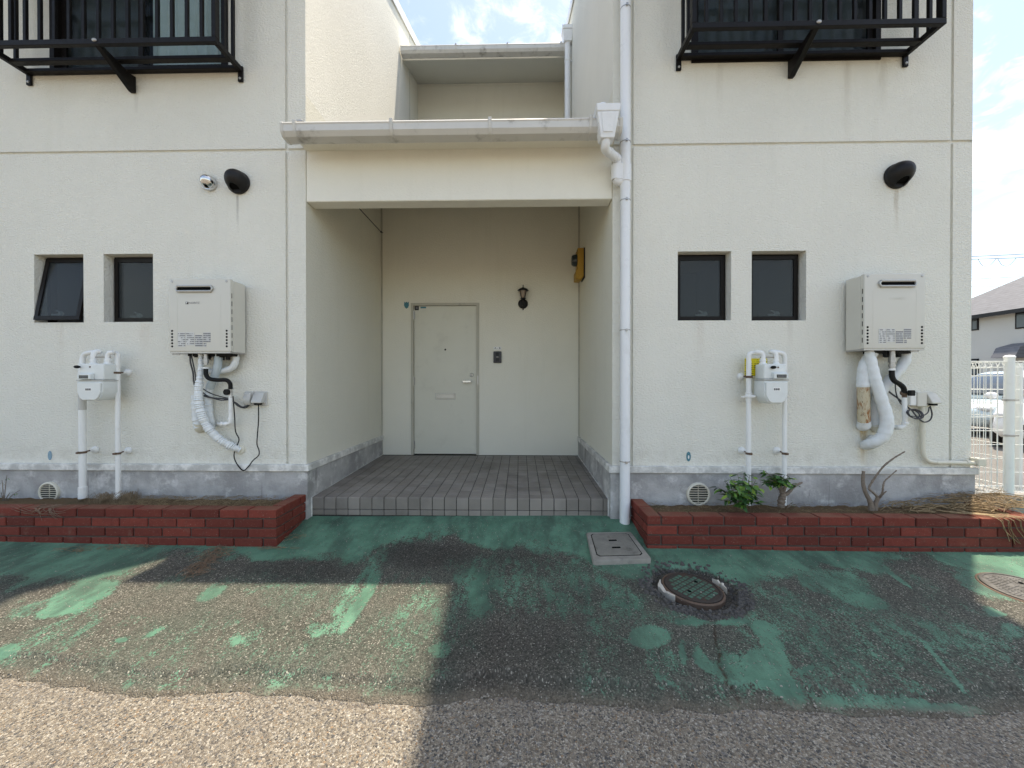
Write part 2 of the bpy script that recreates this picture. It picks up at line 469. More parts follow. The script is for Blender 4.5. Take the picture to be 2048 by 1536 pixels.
def m_tile():
    t = NT('porch_tile'); p = t.pos()
    oi = t.node('ShaderNodeObjectInfo').outputs['Random']
    c = t.mix(oi, (.205, .182, .158), (.28, .25, .22))
    c = t.mix(t.rng(t.noise(p, 260, 2), .45, .75, 0, .5), c, (.25, .232, .215))
    c = t.mix(t.rng(t.noise(p, 2.2, 5, .6), .4, .75, 0, .5), c, (.10, .09, .08))
    t.bump(t.noise(p, 180, 3), .0012)
    return t.out(c, t.rng(t.noise(p, 5, 3), .3, .7, .42, .62), 0, .45)
M_tile = m_tile()
M_grout = mat('grout', (.045, .042, .04), .95, var=.3, vs=40)

def m_found():
    t = NT('foundation_render'); p = t.pos()
    c = t.mix(t.rng(t.noise(p, 2.6, 6, .65), .35, .7), (.30, .295, .29), (.48, .475, .465))
    c = t.mix(t.rng(t.noise(p, 4.5, 6, .7), .50, .68, 0, .8), c, (.66, .655, .64))
    c = t.mix(t.rng(t.noise(t.scale(p, (6, 6, 2)), 1, 6, .7), .60, .76, 0, .7), c, (.13, .12, .115))
    c = t.mix(t.rng(t.noise(t.scale(p, (10, 10, .8)), 1, 3), .62, .72, 0, .45), c, (.11, .10, .095))
    t.bump(t.math('ADD', t.noise(p, 8, 6, .65), t.math('MULTIPLY', t.noise(p, 70, 3), .3)), .012)
    return t.out(c, .9, 0, .2)
M_found = m_found()
def m_cap():
    t = NT('plinth_cap_paint'); p = t.pos()
    c = t.mix(t.rng(t.noise(p, 6, 6, .7), .40, .68), (.50, .495, .47), (.84, .83, .79))
    c = t.mix(t.rng(t.noise(t.scale(p, (5, 5, 20)), 1, 6, .7), .60, .72, 0, .65), c, (.24, .235, .225))
    t.bump(t.noise(p, 40, 4), .002)
    return t.out(c, .8, 0, .3)
M_cap = m_cap()

def m_agg():
    t = NT('exposed_aggregate'); p = t.pos()
    sx = t.scale(p, (1, 1, .4))
    warp = t.node('ShaderNodeVectorMath', operation='ADD'); t.l.new(sx, warp.inputs[0])
    wn_ = t.node('ShaderNodeVectorMath', operation='SCALE'); t.l.new(t.noise(sx, 70, 2, col=True), wn_.inputs[0]); wn_.inputs['Scale'].default_value = .010
    t.l.new(wn_.outputs[0], warp.inputs[1]); q = warp.outputs[0]
    v = t.vor(q, 145); e = t.vor(q, 145, 'DISTANCE_TO_EDGE').outputs['Distance']
    r = t.sep(v.outputs['Color'])
    ramp = t.node('ShaderNodeValToRGB'); t.l.new(r[0], ramp.inputs[0])
    cr = ramp.color_ramp; cr.interpolation = 'CONSTANT'
    cols = [(0, (.05, .048, .047)), (.10, (.15, .118, .085)), (.25, (.28, .232, .168)), (.45, (.40, .345, .262)), (.62, (.26, .208, .146)), (.76, (.50, .45, .37)), (.90, (.20, .188, .172)), (.97, (.33, .21, .11))]
    cr.elements[0].position = 0; cr.elements[0].color = (*cols[0][1], 1)
    cr.elements[1].position = cols[1][0]; cr.elements[1].color = (*cols[1][1], 1)
    for ps, cc in cols[2:]:
        el = cr.elements.new(ps); el.color = (*cc, 1)
    c = ramp.outputs[0]
    c = t.mix(t.rng(e, .0, .12, .65, 0), c, (.12, .107, .09))
    c = t.mix(t.rng(t.noise(p, 3, 5, .65), .45, .75, 0, .35), c, (.13, .115, .10))
    c = t.mix(.18, c, (.26, .25, .235))
    hh = t.math('MULTIPLY', t.rng(e, 0, .35), t.rng(r[1], 0, 1, .5, 1))
    t.bump(hh, .0045)
    return t.out(c, .8, 0, .3)
M_agg = m_agg()

def m_apron():
    t = NT('painted_asphalt'); p = t.pos()
    at = t.node('ShaderNodeVertexColor'); at.layer_name = 'wear'
    a = t.node('ShaderNodeSeparateColor'); t.l.new(at.outputs['Color'], a.inputs[0]); a = a.outputs
    sx = t.scale(p, (1, 1, .3))
    v = t.vor(sx, 128); e = t.vor(sx, 128, 'DISTANCE_TO_EDGE').outputs['Distance']
    r = t.sep(v.outputs['Color'])
    # dark binder with pale and grey stones worn open
    c = t.mix(r[0], (.046, .041, .033), (.125, .111, .090))
    c = t.mix(t.math('MULTIPLY', t.rng(r[1], .86, .89), t.rng(v.outputs['Distance'], .44, .52, 1, 0)), c, (.48, .45, .38))
    c = t.mix(t.math('MULTIPLY', t.rng(r[2], .60, .66), t.rng(v.outputs['Distance'], .48, .58, .85, 0)), c, (.23, .21, .175))
    c = t.mix(t.rng(t.noise(p, 1.7, 5, .6), .35, .75, 0, .55), c, t.mix(.5, c, (.13, .115, .095)))
    sp = t.noise(p, 170, 3, .6)
    nz = t.rng(t.noise(t.scale(p, (1, .42, 1)), 14, 7, .75, .4), .32, .68, 0, 1, False)
    nz = t.math('ADD', t.math('MULTIPLY', nz, .46), t.math('MULTIPLY', t.rng(sp, .32, .68, 0, 1, False), .32))
    nz = t.math('ADD', nz, t.math('MULTIPLY', r[2], .22))
    m = t.math('SUBTRACT', t.math('ADD', a['Red'], t.math('MULTIPLY', nz, 1.0)), 1.0)
    m = t.rng(m, -.05, .10)
    m = t.math('MULTIPLY', m, t.rng(r[1], .93, .96, 1, .35))
    wash = t.math('MULTIPLY', t.rng(t.noise(t.scale(p, (1, .5, 1)), 2.6, 5, .65), .3, .7, .05, .42), t.rng(a['Red'], 0, .6, .45, 1.0))
    c = t.mix(wash, c, t.mix(.35, c, (.060, .120, .088)))
    c = t.mix(wash, c, t.mix(r[0], (.038, .066, .050), (.085, .130, .100)))
    g = t.mix(t.rng(t.noise(p, 5, 5, .65), .3, .72), (.070, .165, .110), (.120, .260, .175))
    g = t.mix(t.rng(t.noise(t.scale(p, (1, .4, 1)), 6, 6, .7), .42, .68, 0, .75), g, (.045, .078, .060))
    g = t.mix(t.rng(t.noise(p, 60, 5, .7), .55, .75, 0, .4), g, (.035, .065, .05))
    c = t.mix(m, c, g)
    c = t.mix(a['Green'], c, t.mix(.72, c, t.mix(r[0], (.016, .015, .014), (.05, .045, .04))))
    c = t.mix(t.math('MULTIPLY', a['Blue'], t.rng(t.noise(p, 40, 3), .3, .55)), c, (.045, .022, .012))
    c = t.mix(t.math('MULTIPLY', at.outputs['Alpha'], t.rng(sp, .3, .62, .35, .95)), c, t.mix(r[0], (.105, .088, .066), (.19, .162, .124)))
    h = t.math('ADD', t.math('MULTIPLY', t.rng(e, 0, .4), t.math('SUBTRACT', 1.15, m)), t.math('MULTIPLY', t.noise(p, 200, 2), .25))
    t.bump(h, .0035)
    return t.out(c, t.rng(m, 0, 1, .82, .62), 0, .3)
M_apron = m_apron()

def m_soil():
    t = NT('dry_soil'); p = t.pos()
    c = t.mix(t.noise(p, 60, 6, .75), (.06, .040, .024), (.25, .17, .10))
    c = t.mix(t.rng(t.noise(p, 7, 4), .5, .7, 0, .6), c, (.09, .085, .045))
    t.bump(t.noise(p, 90, 5, .7), .012)
    return t.out(c, .95, 0, .1)
M_soil = m_soil()
def m_leaf():
    t = NT('leaf_green'); oi = t.node('ShaderNodeObjectInfo').outputs['Random']
    ramp = t.node('ShaderNodeValToRGB'); t.l.new(oi, ramp.inputs[0])
    cr = ramp.color_ramp
    cr.elements[0].color = (.022, .065, .02, 1); cr.elements[1].position = 1; cr.elements[1].color = (.24, .36, .05, 1)
    el = cr.elements.new(.55); el.color = (.045, .13, .03, 1)
    el = cr.elements.new(.8); el.color = (.11, .24, .035, 1)
    t.out(ramp.outputs[0], .45, 0, .4)
    t.b.inputs['Transmission Weight'].default_value = 0
    return t.m
M_leaf = m_leaf()
def m_tilesroof():
    t = NT('slate_roof'); p = t.pos()
    s = t.sep(p)
    n = t.noise(t.scale(p, (1.2, 3, 9)), 1, 3)
    c = t.mix(n, (.085, .09, .10), (.19, .195, .215))
    row = t.math('FRACT', t.math('MULTIPLY', s[2], 6.5))
    c = t.mix(t.rng(row, .0, .16, .55, 0), c, (.04, .04, .042))
    return t.out(c, .7)
M_slate = m_tilesroof()
def m_manhole(name, a, b):
    t = NT(name); p = t.pos()
    c = t.mix(t.rng(t.noise(p, 18, 5, .7), .4, .65), a, b)
    t.bump(t.noise(p, 150, 3), .0015)
    return t.out(c, .6, .2, .4)
M_lidgreen = m_manhole('manhole_green', (.075, .165, .115), (.06, .10, .07))
M_lidgrey = m_manhole('manhole_grey', (.085, .08, .072), (.14, .134, .124))

# ================================================================== THE SETTING
XL, XR, XE, XW = -1.883, 0.800, 3.834, -7.5
YB = 1.835                       # porch back wall
YU = 3.728                       # recessed upper wall
RS = .352                        # roof slope
def zroof(Y): return 6.04 + RS * Y

# one ground sheet to the horizon (exposed aggregate lane), then the apron, then the parking lot
g = MB(); g.quad((-400, -400, -.147), (400, -400, -.147), (400, 400, -.147), (-400, 400, -.147))
tag(g.build('ground', M_agg), kind='structure')
lot = MB(); lot.quad((3.9, .35, -.012), (90, .35, -.012), (90, 90, -.012), (3.9, 90, -.012))
M_lot = mat('gravel_lot', (.16, .15, .138), .95, var=.5, vs=45, bump=.008, bs=60, dirt=.4, dcol=(.10, .095, .085), ds=3)
tag(lot.build('parking_lot', M_lot), kind='structure')

# --- apron with wear map -------------------------------------------------------
edge_px = [(-400, 1338), (0, 1357), (150, 1372), (300, 1391), (420, 1386), (490, 1381), (600, 1393), (700, 1399), (850, 1403), (1024, 1397), (1150, 1406),
           (1300, 1421), (1400, 1424), (1500, 1416), (1640, 1427), (1800, 1433), (1950, 1437), (2048, 1424), (2400, 1410)]
ed = []
for x, y in edge_px:
    d = ray(x, y); t_ = (-.140 - H) / d[2]; ed.append((d[0] * t_, -D + d[1] * t_))
ex = np.array([a for a, b in ed]); ey = np.array([b for a, b in ed])
gx = np.concatenate([np.linspace(-12, -4.0, 14)[:-1], np.arange(-4.0, 5.0, .0135), np.linspace(5.0, 14, 14)])
gt = np.linspace(0, 1, 150)
nx, nt_ = len(gx), len(gt)
yfront = np.interp(gx, ex, ey) + .035 * (np.interp(gx, np.arange(-12.2, 14.2, .11), np.random.RandomState(11).rand(240)) - .5) + .018 * (np.interp(gx, np.arange(-12.2, 14.2, .031), np.random.RandomState(12).rand(852)) - .5)
Xg = np.repeat(gx[:, None], nt_, 1)
Yg = yfront[:, None] + (0.16 - yfront[:, None]) * (gt[None, :] ** 1.0)
zgv = np.vectorize(zg)
Zg = zgv(Xg, Yg)
# feathered lip where the asphalt laps over the aggregate
dist = Yg - yfront[:, None]
Zg = np.where(dist < .10, np.minimum(Zg, -.1455 + .022 * np.sqrt(np.clip(dist / .10, 0, 1))), Zg)
Zg = np.maximum(Zg, np.where(dist < .002, -.16, -.1455))
r2 = np.random.RandomState(3)
def vnoise(X, Y, s, seed):
    rs = np.random.RandomState(seed); T = rs.rand(64, 64)
    x = X / s + 1000; y = Y / s + 1000
    i = np.floor(x).astype(int); j = np.floor(y).astype(int); u = x - i; v = y - j
    u = u * u * (3 - 2 * u); v = v * v * (3 - 2 * v)
    q = lambda a, b: T[a % 64, b % 64]
    return (q(i, j) * (1 - u) + q(i + 1, j) * u) * (1 - v) + (q(i, j + 1) * (1 - u) + q(i + 1, j + 1) * u) * v
def fbm(X, Y, s, seed):
    return sum(vnoise(X, Y, s / 2 ** k, seed + k) / 2 ** k for k in range(4)) / 1.875
Zg += .004 * (fbm(Xg, Yg, .5, 5) - .5)
px, py = topx(Xg, Yg, Zg)
yb = np.interp(px, [0, 120, 260, 330, 480, 600, 700, 790, 830, 900, 960, 1050, 1150, 1250, 1300, 1460, 1600, 1700, 1850, 1930, 2048],
               [1178, 1165, 1135, 1112, 1118, 1142, 1140, 1110, 1085, 1080, 1108, 1105, 1128, 1150, 1190, 1178, 1150, 1128, 1132, 1165, 1200])
wob = (fbm(Xg, Yg, .35, 20) - .5) * 90
paint = np.clip((yb + wob - py) / 46 + .48, 0, 1) * .86
paint = np.maximum(paint, .0)
def blob(cx, cy, rx, ry, rot, k):
    global paint
    a = math.radians(rot); ca, sa = math.cos(a), math.sin(a)
    ddx, ddy = px - cx, py - cy
    u = (ddx * ca + ddy * sa) / rx; v = (-ddx * sa + ddy * ca) / ry
    q = np.sqrt(u * u + v * v) + (fbm(Xg, Yg * .6, .16, 40) - .5) * 2.1
    paint = np.maximum(paint, np.clip((1.85 - q) / 1.15, 0, 1) * k)
for b in [(165, 1185, 62, 20, -28, .95), (115, 1224, 55, 11, -12, .95), (45, 1215, 50, 30, -20, .50), (8, 1308, 40, 22, -25, .8), (425, 1188, 30, 11, -20, .88), (245, 1281, 15, 6, -15, .8),
          (310, 1265, 34, 7, -28, .74), (475, 1280, 24, 12, -10, .68), (722, 1205, 58, 9, -55, .82), (635, 1258, 16, 12, 0, .6), (725, 1165, 90, 22, -60, .55),
          (955, 1195, 22, 48, -10, .72), (880, 1301, 24, 12, -5, .76), (960, 1150, 60, 40, 0, .52), (1115, 1195, 20, 14, 0, .6), (1225, 1205, 60, 20, 0, .58), (1170, 1220, 30, 14, 0, .58),
          (1315, 1271, 40, 15, -5, .95), (1364, 1302, 8, 34, -12, .9), (1402, 1320, 14, 30, -40, .8), (1375, 1245, 42, 9, 0, .75), (1450, 1243, 30, 9, 0, .8), (1530, 1258, 20, 10, 10, .8),
          (1525, 1332, 36, 36, 40, .9), (1565, 1375, 46, 18, 45, .95), (1470, 1335, 40, 30, 0, .7), (1330, 1330, 34, 26, 0, .55), (1740, 1203, 42, 11, 8, .72), (1650, 1165, 70, 24, 10, .62),
          (1565, 1190, 60, 25, 10, .5), (1690, 1215, 60, 22, 0, .5), (1612, 1338, 12, 5, -20, .8), (1890, 1335, 60, 4, 50, .88), (1800, 1160, 30, 3, 35, .8), (1740, 1405, 70, 14, 3, .66),
          (1900, 1418, 90, 12, 8, .82), (1820, 1375, 80, 30, 10, .5), (1990, 1225, 24, 8, 20, .8), (2020, 1260, 30, 16, 20, .6), (2030, 1160, 80, 50, 0, .7), (1700, 1300, 300, 110, 0, .47), (1560, 1370, 200, 60, 0, .40), (1300, 1310, 170, 80, 0, .40), (900, 1230, 120, 70, 0, .44),
          (1340, 1230, 60, 20, 0, .5), (1080, 1190, 200, 80, 0, .50), (600, 1180, 220, 45, 0, .40), (450, 1300, 500, 90, 0, .36), (720, 1378, 160, 10, 2, .5), (400, 1378, 120, 8, 3, .5), (80, 1270, 120, 40, -10, .42)]:
    blob(*b)
# tyre scuffs and grime
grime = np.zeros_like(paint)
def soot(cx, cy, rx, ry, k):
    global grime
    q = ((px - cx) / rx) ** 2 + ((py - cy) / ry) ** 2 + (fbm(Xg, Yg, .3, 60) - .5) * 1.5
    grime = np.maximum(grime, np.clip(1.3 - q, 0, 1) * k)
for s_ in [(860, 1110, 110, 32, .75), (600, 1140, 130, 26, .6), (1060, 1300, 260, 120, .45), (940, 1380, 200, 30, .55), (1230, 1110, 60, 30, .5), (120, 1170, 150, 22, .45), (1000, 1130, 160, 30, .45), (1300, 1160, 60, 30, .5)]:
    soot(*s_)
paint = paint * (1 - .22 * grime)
# broken asphalt ring round the sunken manhole
mh = G(1386, 1172)
qq = np.sqrt(((Xg - mh[0] + .005) / .262) ** 2 + ((Yg - mh[1]) / .245) ** 2) + (fbm(Xg, Yg, .07, 80) - .5) * .28
hole = np.clip((1 - qq) / .09, 0, 1)
Zg = Zg - .034 * hole
rim = np.clip(1 - np.abs(qq - 1.12) / .20, 0, 1) * (qq > 1.0)
low = rim * (Yg < mh[1] - .05)
Zg += .006 * (r2.rand(*Zg.shape) - .5) * np.maximum(low, hole * .8) * 1.6
grime = np.maximum(grime, np.maximum(hole * .85, low * .9)); paint = paint * (1 - hole) * (1 - low)
# crack running to the lane
cp = [(1428, 1255), (1432, 1290), (1440, 1310), (1436, 1325), (1450, 1350), (1455, 1368), (1468, 1385), (1478, 1402)]
crack = np.zeros_like(paint)
for (ax, ay), (bx_, by_) in zip(cp, cp[1:]):
    tt = np.clip(((px - ax) * (bx_ - ax) + (py - ay) * (by_ - ay)) / ((bx_ - ax) ** 2 + (by_ - ay) ** 2), 0, 1)
    dd = np.hypot(px - ax - tt * (bx_ - ax), py - ay - tt * (by_ - ay))
    crack = np.maximum(crack, np.clip(1.4 - dd / 2.6, 0, 1))
Zg -= .006 * crack
dust = np.clip(1.15 - dist / (.012 + .07 * fbm(Xg, Yg, .25, 91)), 0, 1)
me = bpy.data.meshes.new('apron')
nv = nx * nt_
me.vertices.add(nv)
me.vertices.foreach_set('co', np.stack([Xg, Yg, Zg], -1).reshape(-1).astype(np.float32))
ii, jj = np.meshgrid(np.arange(nx - 1), np.arange(nt_ - 1), indexing='ij')
a0 = (ii * nt_ + jj).reshape(-1)
quads = np.stack([a0, a0 + nt_, a0 + nt_ + 1, a0 + 1], -1).reshape(-1)
nf = len(a0)
me.loops.add(nf * 4); me.loops.foreach_set('vertex_index', quads.astype(np.int32))
me.polygons.add(nf); me.polygons.foreach_set('loop_start', np.arange(0, nf * 4, 4, dtype=np.int32))
me.update(calc_edges=True)
me.polygons.foreach_set('use_smooth', [True] * nf)
ca = me.color_attributes.new('wear', 'FLOAT_COLOR', 'POINT')
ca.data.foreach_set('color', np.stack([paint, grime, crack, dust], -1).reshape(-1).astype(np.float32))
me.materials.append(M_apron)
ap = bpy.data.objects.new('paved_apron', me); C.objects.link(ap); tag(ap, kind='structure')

# ================================================================== THE BUILDING
def cellwall(mb, x0, x1, z0, z1, feats, Y0=0.0):
    """front face with grooves and openings: feats = (xa, xb, za, zb, depth, floor?)"""
    xs = sorted({x0, x1, *[min(max(q, x0), x1) for f in feats for q in f[:2]]})
    zs = sorted({z0, z1, *[min(max(q, z0), z1) for f in feats for q in f[2:4]]})
    def at(i, j):
        if i < 0 or j < 0 or i >= len(xs) - 1 or j >= len(zs) - 1: return None
        cx, cz = (xs[i] + xs[i + 1]) / 2, (zs[j] + zs[j + 1]) / 2
        r = (0.0, True)
        for f in feats:
            if f[0] < cx < f[1] and f[2] < cz < f[3]: r = (f[4], f[5])
        return r
    for i in range(len(xs) - 1):
        for j in range(len(zs) - 1):
            d, fl = at(i, j); a, b, c, e = xs[i], xs[i + 1], zs[j], zs[j + 1]
            y = Y0 + d
            if fl: mb.quad((a, y, c), (b, y, c), (b, y, e), (a, y, e))
            r = at(i + 1, j)
            if r and abs(r[0] - d) > 1e-6: mb.quad((b, y, c), (b, Y0 + r[0], c), (b, Y0 + r[0], e), (b, y, e))
            u = at(i, j + 1)
            if u and abs(u[0] - d) > 1e-6: mb.quad((a, y, e), (b, y, e), (b, Y0 + u[0], e), (a, Y0 + u[0], e))
    return mb

bld = thing('apartment_building', 'cream stucco apartment building with two blocks flanking a recessed tiled porch', 'building', (-.5, 0, 0))
GZ = 3.262; gw = .012; gd = .017
def grooves(xa, xb, xs):
    o = [(xa, xb, GZ - gw, GZ + gw, gd, True)]
    return o + [(x - gw, x + gw, .49, 6.1, gd, True) for x in xs]
def opening(p0, p1, depth):
    a, b = F(*p0), F(*p1)
    return (a[0], b[0], b[1], a[1], depth, False)
WD = .105
oA = opening((68, 509), (167.5, 646), WD); oB = opening((207, 508), (306.5, 645), WD)
oC = opening((1355.5, 503), (1462, 642), WD); oD = opening((1503.5, 502), (1612, 642), WD)
UZ0 = F(280, 141)[1]; UZ1 = UZ0 + 1.15
oUL = (F(106, 100)[0], F(452, 100)[0], UZ0, UZ1, .07, False)
oUR = (F(1387, 100)[0], F(1755, 100)[0], UZ0, UZ1, .07, False)
wl_ = MB()
cellwall(wl_, XW, XL, .492, 6.1, grooves(XW, XL, [-2.052]) + [oA, oB, oUL])
wl_.build('wall', M_wall, bld, smooth=False)
wr_ = MB()
cellwall(wr_, XR, XE, .492, 6.1, grooves(XR, XE, [.966, 3.664]) + [oC, oD, oUR])
wr_.build('wall', M_wall, bld, smooth=False)
# inner flanks of the two blocks (they carry on above the porch roof) and the outer flanks
for X, s in ((XL, 1), (XR, -1)):
    m = MB(); YE = 8.0
    zs = [.49, GZ - gw, GZ + gw]
    m.quad((X, 0, 3.75), (X, 3.2, 3.75), (X, 3.2, zroof(3.2)), (X, 0, zroof(0)))
    m2 = MB(); m2.quad((X, 0, .4), (X, 3.2, .4), (X, 3.2, 3.75), (X, 0, 3.75)); m2.build('porch_flank', M_porchside, bld, smooth=False)
    m.quad((X, 3.21, .4), (X, YE, .4), (X, YE, zroof(YE)), (X, 3.21, zroof(3.21)))
    m.quad((X - s * .008, 3.2, .4), (X - s * .008, 3.21, .4), (X - s * .008, 3.21, zroof(3.21)), (X - s * .008, 3.2, zroof(3.2)))
    m.build('wall', M_side, bld, smooth=False)
for X in (XE, XW):
    m = MB(); m.quad((X, 0, .4), (X, 8, .4), (X, 8, zroof(8)), (X, 0, 6.1)); m.build('wall', M_side, bld, smooth=False)
m = MB(); m.quad((XW, 8, -.1), (XE, 8, -.1), (XE, 8, zroof(8)), (XW, 8, zroof(8))); m.build('wall', M_side, bld, smooth=False)
# sealed vertical joints in the porch corners
for X, s in ((XL, 1), (XR, -1)):
    m = MB(); m.box(min(X + s * .001, X + s * .02), max(X + s * .001, X + s * .02), YB - .012, YB - .001, .24, 3.9); m.build('corner_joint', M_doorframe, bld)
# porch back wall with door opening
DX0, DX1, DZ0, DZ1 = F(822, 606, YB)[0], F(958, 606, YB)[0], .20, F(880, 606, YB)[1]
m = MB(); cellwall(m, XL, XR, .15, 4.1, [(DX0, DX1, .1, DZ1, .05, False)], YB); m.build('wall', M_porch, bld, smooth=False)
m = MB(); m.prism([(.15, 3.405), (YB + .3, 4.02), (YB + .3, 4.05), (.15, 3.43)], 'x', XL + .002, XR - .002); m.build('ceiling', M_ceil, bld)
# recessed upper wall and its shed roof
m = MB(); zt = zroof(YU)
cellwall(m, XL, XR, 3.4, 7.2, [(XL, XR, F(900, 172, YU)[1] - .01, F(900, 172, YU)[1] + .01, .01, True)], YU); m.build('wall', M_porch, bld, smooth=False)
s0 = F(805, 121, 2.80)[1]; s1 = F(836, 169, YU)[1]
m = MB(); m.prism([(2.80, s0), (YU + .05, s1 + .02), (8, s1 + RS * 4.3), (8, s1 + RS * 4.3 + .18), (2.80, s0 + .13)], 'x', XL + .002, XR - .002)
m.build('upper_eave', M_soffit, bld, smooth=False)
# lintel beam and projecting eave over the porch
bz0, bz1 = 2.805, 3.243
m = MB(); m.box(XL + .0015, XR - .0015, .003, .148, bz0, 3.40); m.build('beam', M_beam, bld, bevel=.006)
m = MB(); m.prism([(-.178, 3.262), (.002, 3.250), (.002, 3.40), (-.178, 3.325)], 'x', XL + .004, XR - .004)
m.build('porch_eave', M_beam, bld, smooth=False)
m = MB(); m.prism([(-.178, 3.330), (3.72, 4.70), (3.72, 4.75), (-.178, 3.350)], 'x', XL + .003, XR - .003); m.build('roof', M_roof, bld, smooth=False)
# main shed roofs of both blocks
for a, b in ((XW - .3, XL + .012), (XR - .012, XE + .06)):
    m = MB(); m.prism([(-1.05, zroof(-1.05) + .0), (8.6, zroof(8.6)), (8.6, zroof(8.6) + .10), (-1.05, zroof(-1.05) + .10)], 'x', a, b)
    m.build('roof', M_roof, bld, smooth=False)
# parapet flashing seen as a thin line along the block tops
for X, s in ((XL, 1), (XR, -1)):
    m = MB(); m.prism([(-1.05, zroof(-1.05) - .03), (8, zroof(8) - .03), (8, zroof(8) + .115), (-1.05, zroof(-1.05) + .115)], 'x', min(X + s * .013, X + s * .028), max(X + s * .013, X + s * .028)); m.build('verge_board', M_pvc, bld, smooth=False)
# plinth
CZ0, CZ1 = .437, .495
for nm, z0, z1, pr, mt in (('plinth', -.15, CZ0 + .01, .018, M_found), ('plinth_cap', CZ0, CZ1, .034, M_cap)):
    for (a, b) in ((XW, XL), (XR, XE)):
        m = MB()
        if a == XW: poly = [(XW, -pr), (XL + pr, -pr), (XL + pr, YB - .003), (XL + .0, YB - .003), (XL + .0, .05), (XW, .05)]
        else: poly = [(XE + pr, -pr), (XR - pr, -pr), (XR - pr, YB - .003), (XR, YB - .003), (XR, .05), (XE + pr, .05)]
        m.prism(poly, 'z', z0, z1); m.build(nm, mt, bld, bevel=.004 if nm == 'plinth_cap' else 0)

# --- windows -------------------------------------------------------------------
def frame_mb(x0, x1, z0, z1, y0, y1, w):
    m = MB(); m.box(x0, x1, y0, y1, z0, z0 + w); m.box(x0, x1, y0, y1, z1 - w, z1)
    m.box(x0, x0 + w, y0 + .0012, y1 - .0012, z0 + w, z1 - w); m.box(x1 - w, x1, y0 + .0012, y1 - .0012, z0 + w, z1 - w); return m
def room(parent, o, y0, dep):
    m = MB(); x0, x1, z0, z1 = o[0], o[1], o[2], o[3]
    m.quad((x0, y0, z0), (x1, y0, z0), (x1, y0 + dep, z0), (x0, y0 + dep, z0)); m.quad((x0, y0, z1), (x1, y0, z1), (x1, y0 + dep, z1), (x0, y0 + dep, z1))
    m.quad((x0, y0, z0), (x0, y0 + dep, z0), (x0, y0 + dep, z1), (x0, y0, z1)); m.quad((x1, y0, z0), (x1, y0 + dep, z0), (x1, y0 + dep, z1), (x1, y0, z1))
    m.quad((x0, y0 + dep, z0), (x1, y0 + dep, z0), (x1, y0 + dep, z1), (x0, y0 + dep, z1))
    m.build('interior', M_room, parent, smooth=False)
for k, o in enumerate((oA, oB, oC, oD)):
    x0, x1, z0, z1 = o[:4]
    w = frame_mb(x0 + .001, x1 - .001, z0 + .001, z1 - .001, WD - .012, WD + .05, .022).build('window', M_frame, bld)
    sash = frame_mb(x0 + .018, x1 - .018, z0 + .018, z1 - .018, WD - .034, WD - .010, .034)
    pane = MB().box(x0 + .05, x1 - .05, WD - .024, WD - .019, z0 + .05, z1 - .05)
    hnd = MB(); xc = (x0 + x1) / 2 + (-.03 if k < 2 else .02)
    hnd.box(xc - .05, xc + .05, WD - .014, WD - .004, z0 + .062, z0 + .078); hnd.ball((xc + .03, WD - .006, z0 + .08), .028, .012, .022, 10, 6)
    hnd.tube([(xc + .03, WD - .006, z0 + .085), (xc - .02, WD - .002, z0 + .11)], .007, 6)
    if k == 0:                   # top-hung sash pushed open
        an = math.radians(9.5); zc = z1 - .02; yc = WD - .02
        for q in (sash, pane, hnd):
            q.v = [(a, yc + (b - yc) * math.cos(an) + (c - zc) * math.sin(an), zc + (c - zc) * math.cos(an) - (b - yc) * math.sin(an)) for a, b, c in q.v]
    sash.build('sash', M_frame, w); pane.build('pane', M_frosted, w); hnd.build('handle', M_white, w)
    room(w, o, WD + .05, .5)
    s_ = MB().box(x0 + .001, x1 - .001, .004, WD - .013, z0 + .0005, z0 + .006); s_.build('sill', M_wall, w)
for k, o in enumerate((oUL, oUR)):
    x0, x1, z0, z1 = o[:4]
    w = frame_mb(x0 - .02, x1 + .02, z0 - .02, z1 + .02, -.012, .075, .042).build('window', M_frame, bld)
    xm = F(285, 100, .03)[0] if k == 0 else F(1562, 100, .03)[0]
    for a, b, yo in ((x0 + .02, xm + .03, .045), (xm - .03, x1 - .02, .02)):
        frame_mb(a, b, z0 + .02, z1 - .02, yo, yo + .022, .042).build('sash', M_frame, w)
        MB().box(a + .03, b - .03, yo + .008, yo + .013, z0 + .05, z1 - .05).build('pane', M_clear, w)
    room(w, o, .076, .8)
    cx0, cx1 = (xm + .02, x1 - .02) if k == 0 else (x0 + .02, x1 - .02)
    cu = MB(); n = 40
    for i in range(n):
        a = cx0 + (cx1 - cx0) * i / n; b = cx0 + (cx1 - cx0) * (i + 1) / n
        ya = .11 + .016 * math.sin(i * 1.3); yb_ = .11 + .016 * math.sin((i + 1) * 1.3)
        cu.quad((a, ya, z0 + .03), (b, yb_, z0 + .03), (b, yb_, z1), (a, ya, z1))
    cu.build('curtain', M_curtain if k == 0 else M_blind, w)
    if k == 0: MB().box(x0 + .02, xm - .03, .125, .13, z0 + .02, z1).build('blind', M_blind, w)

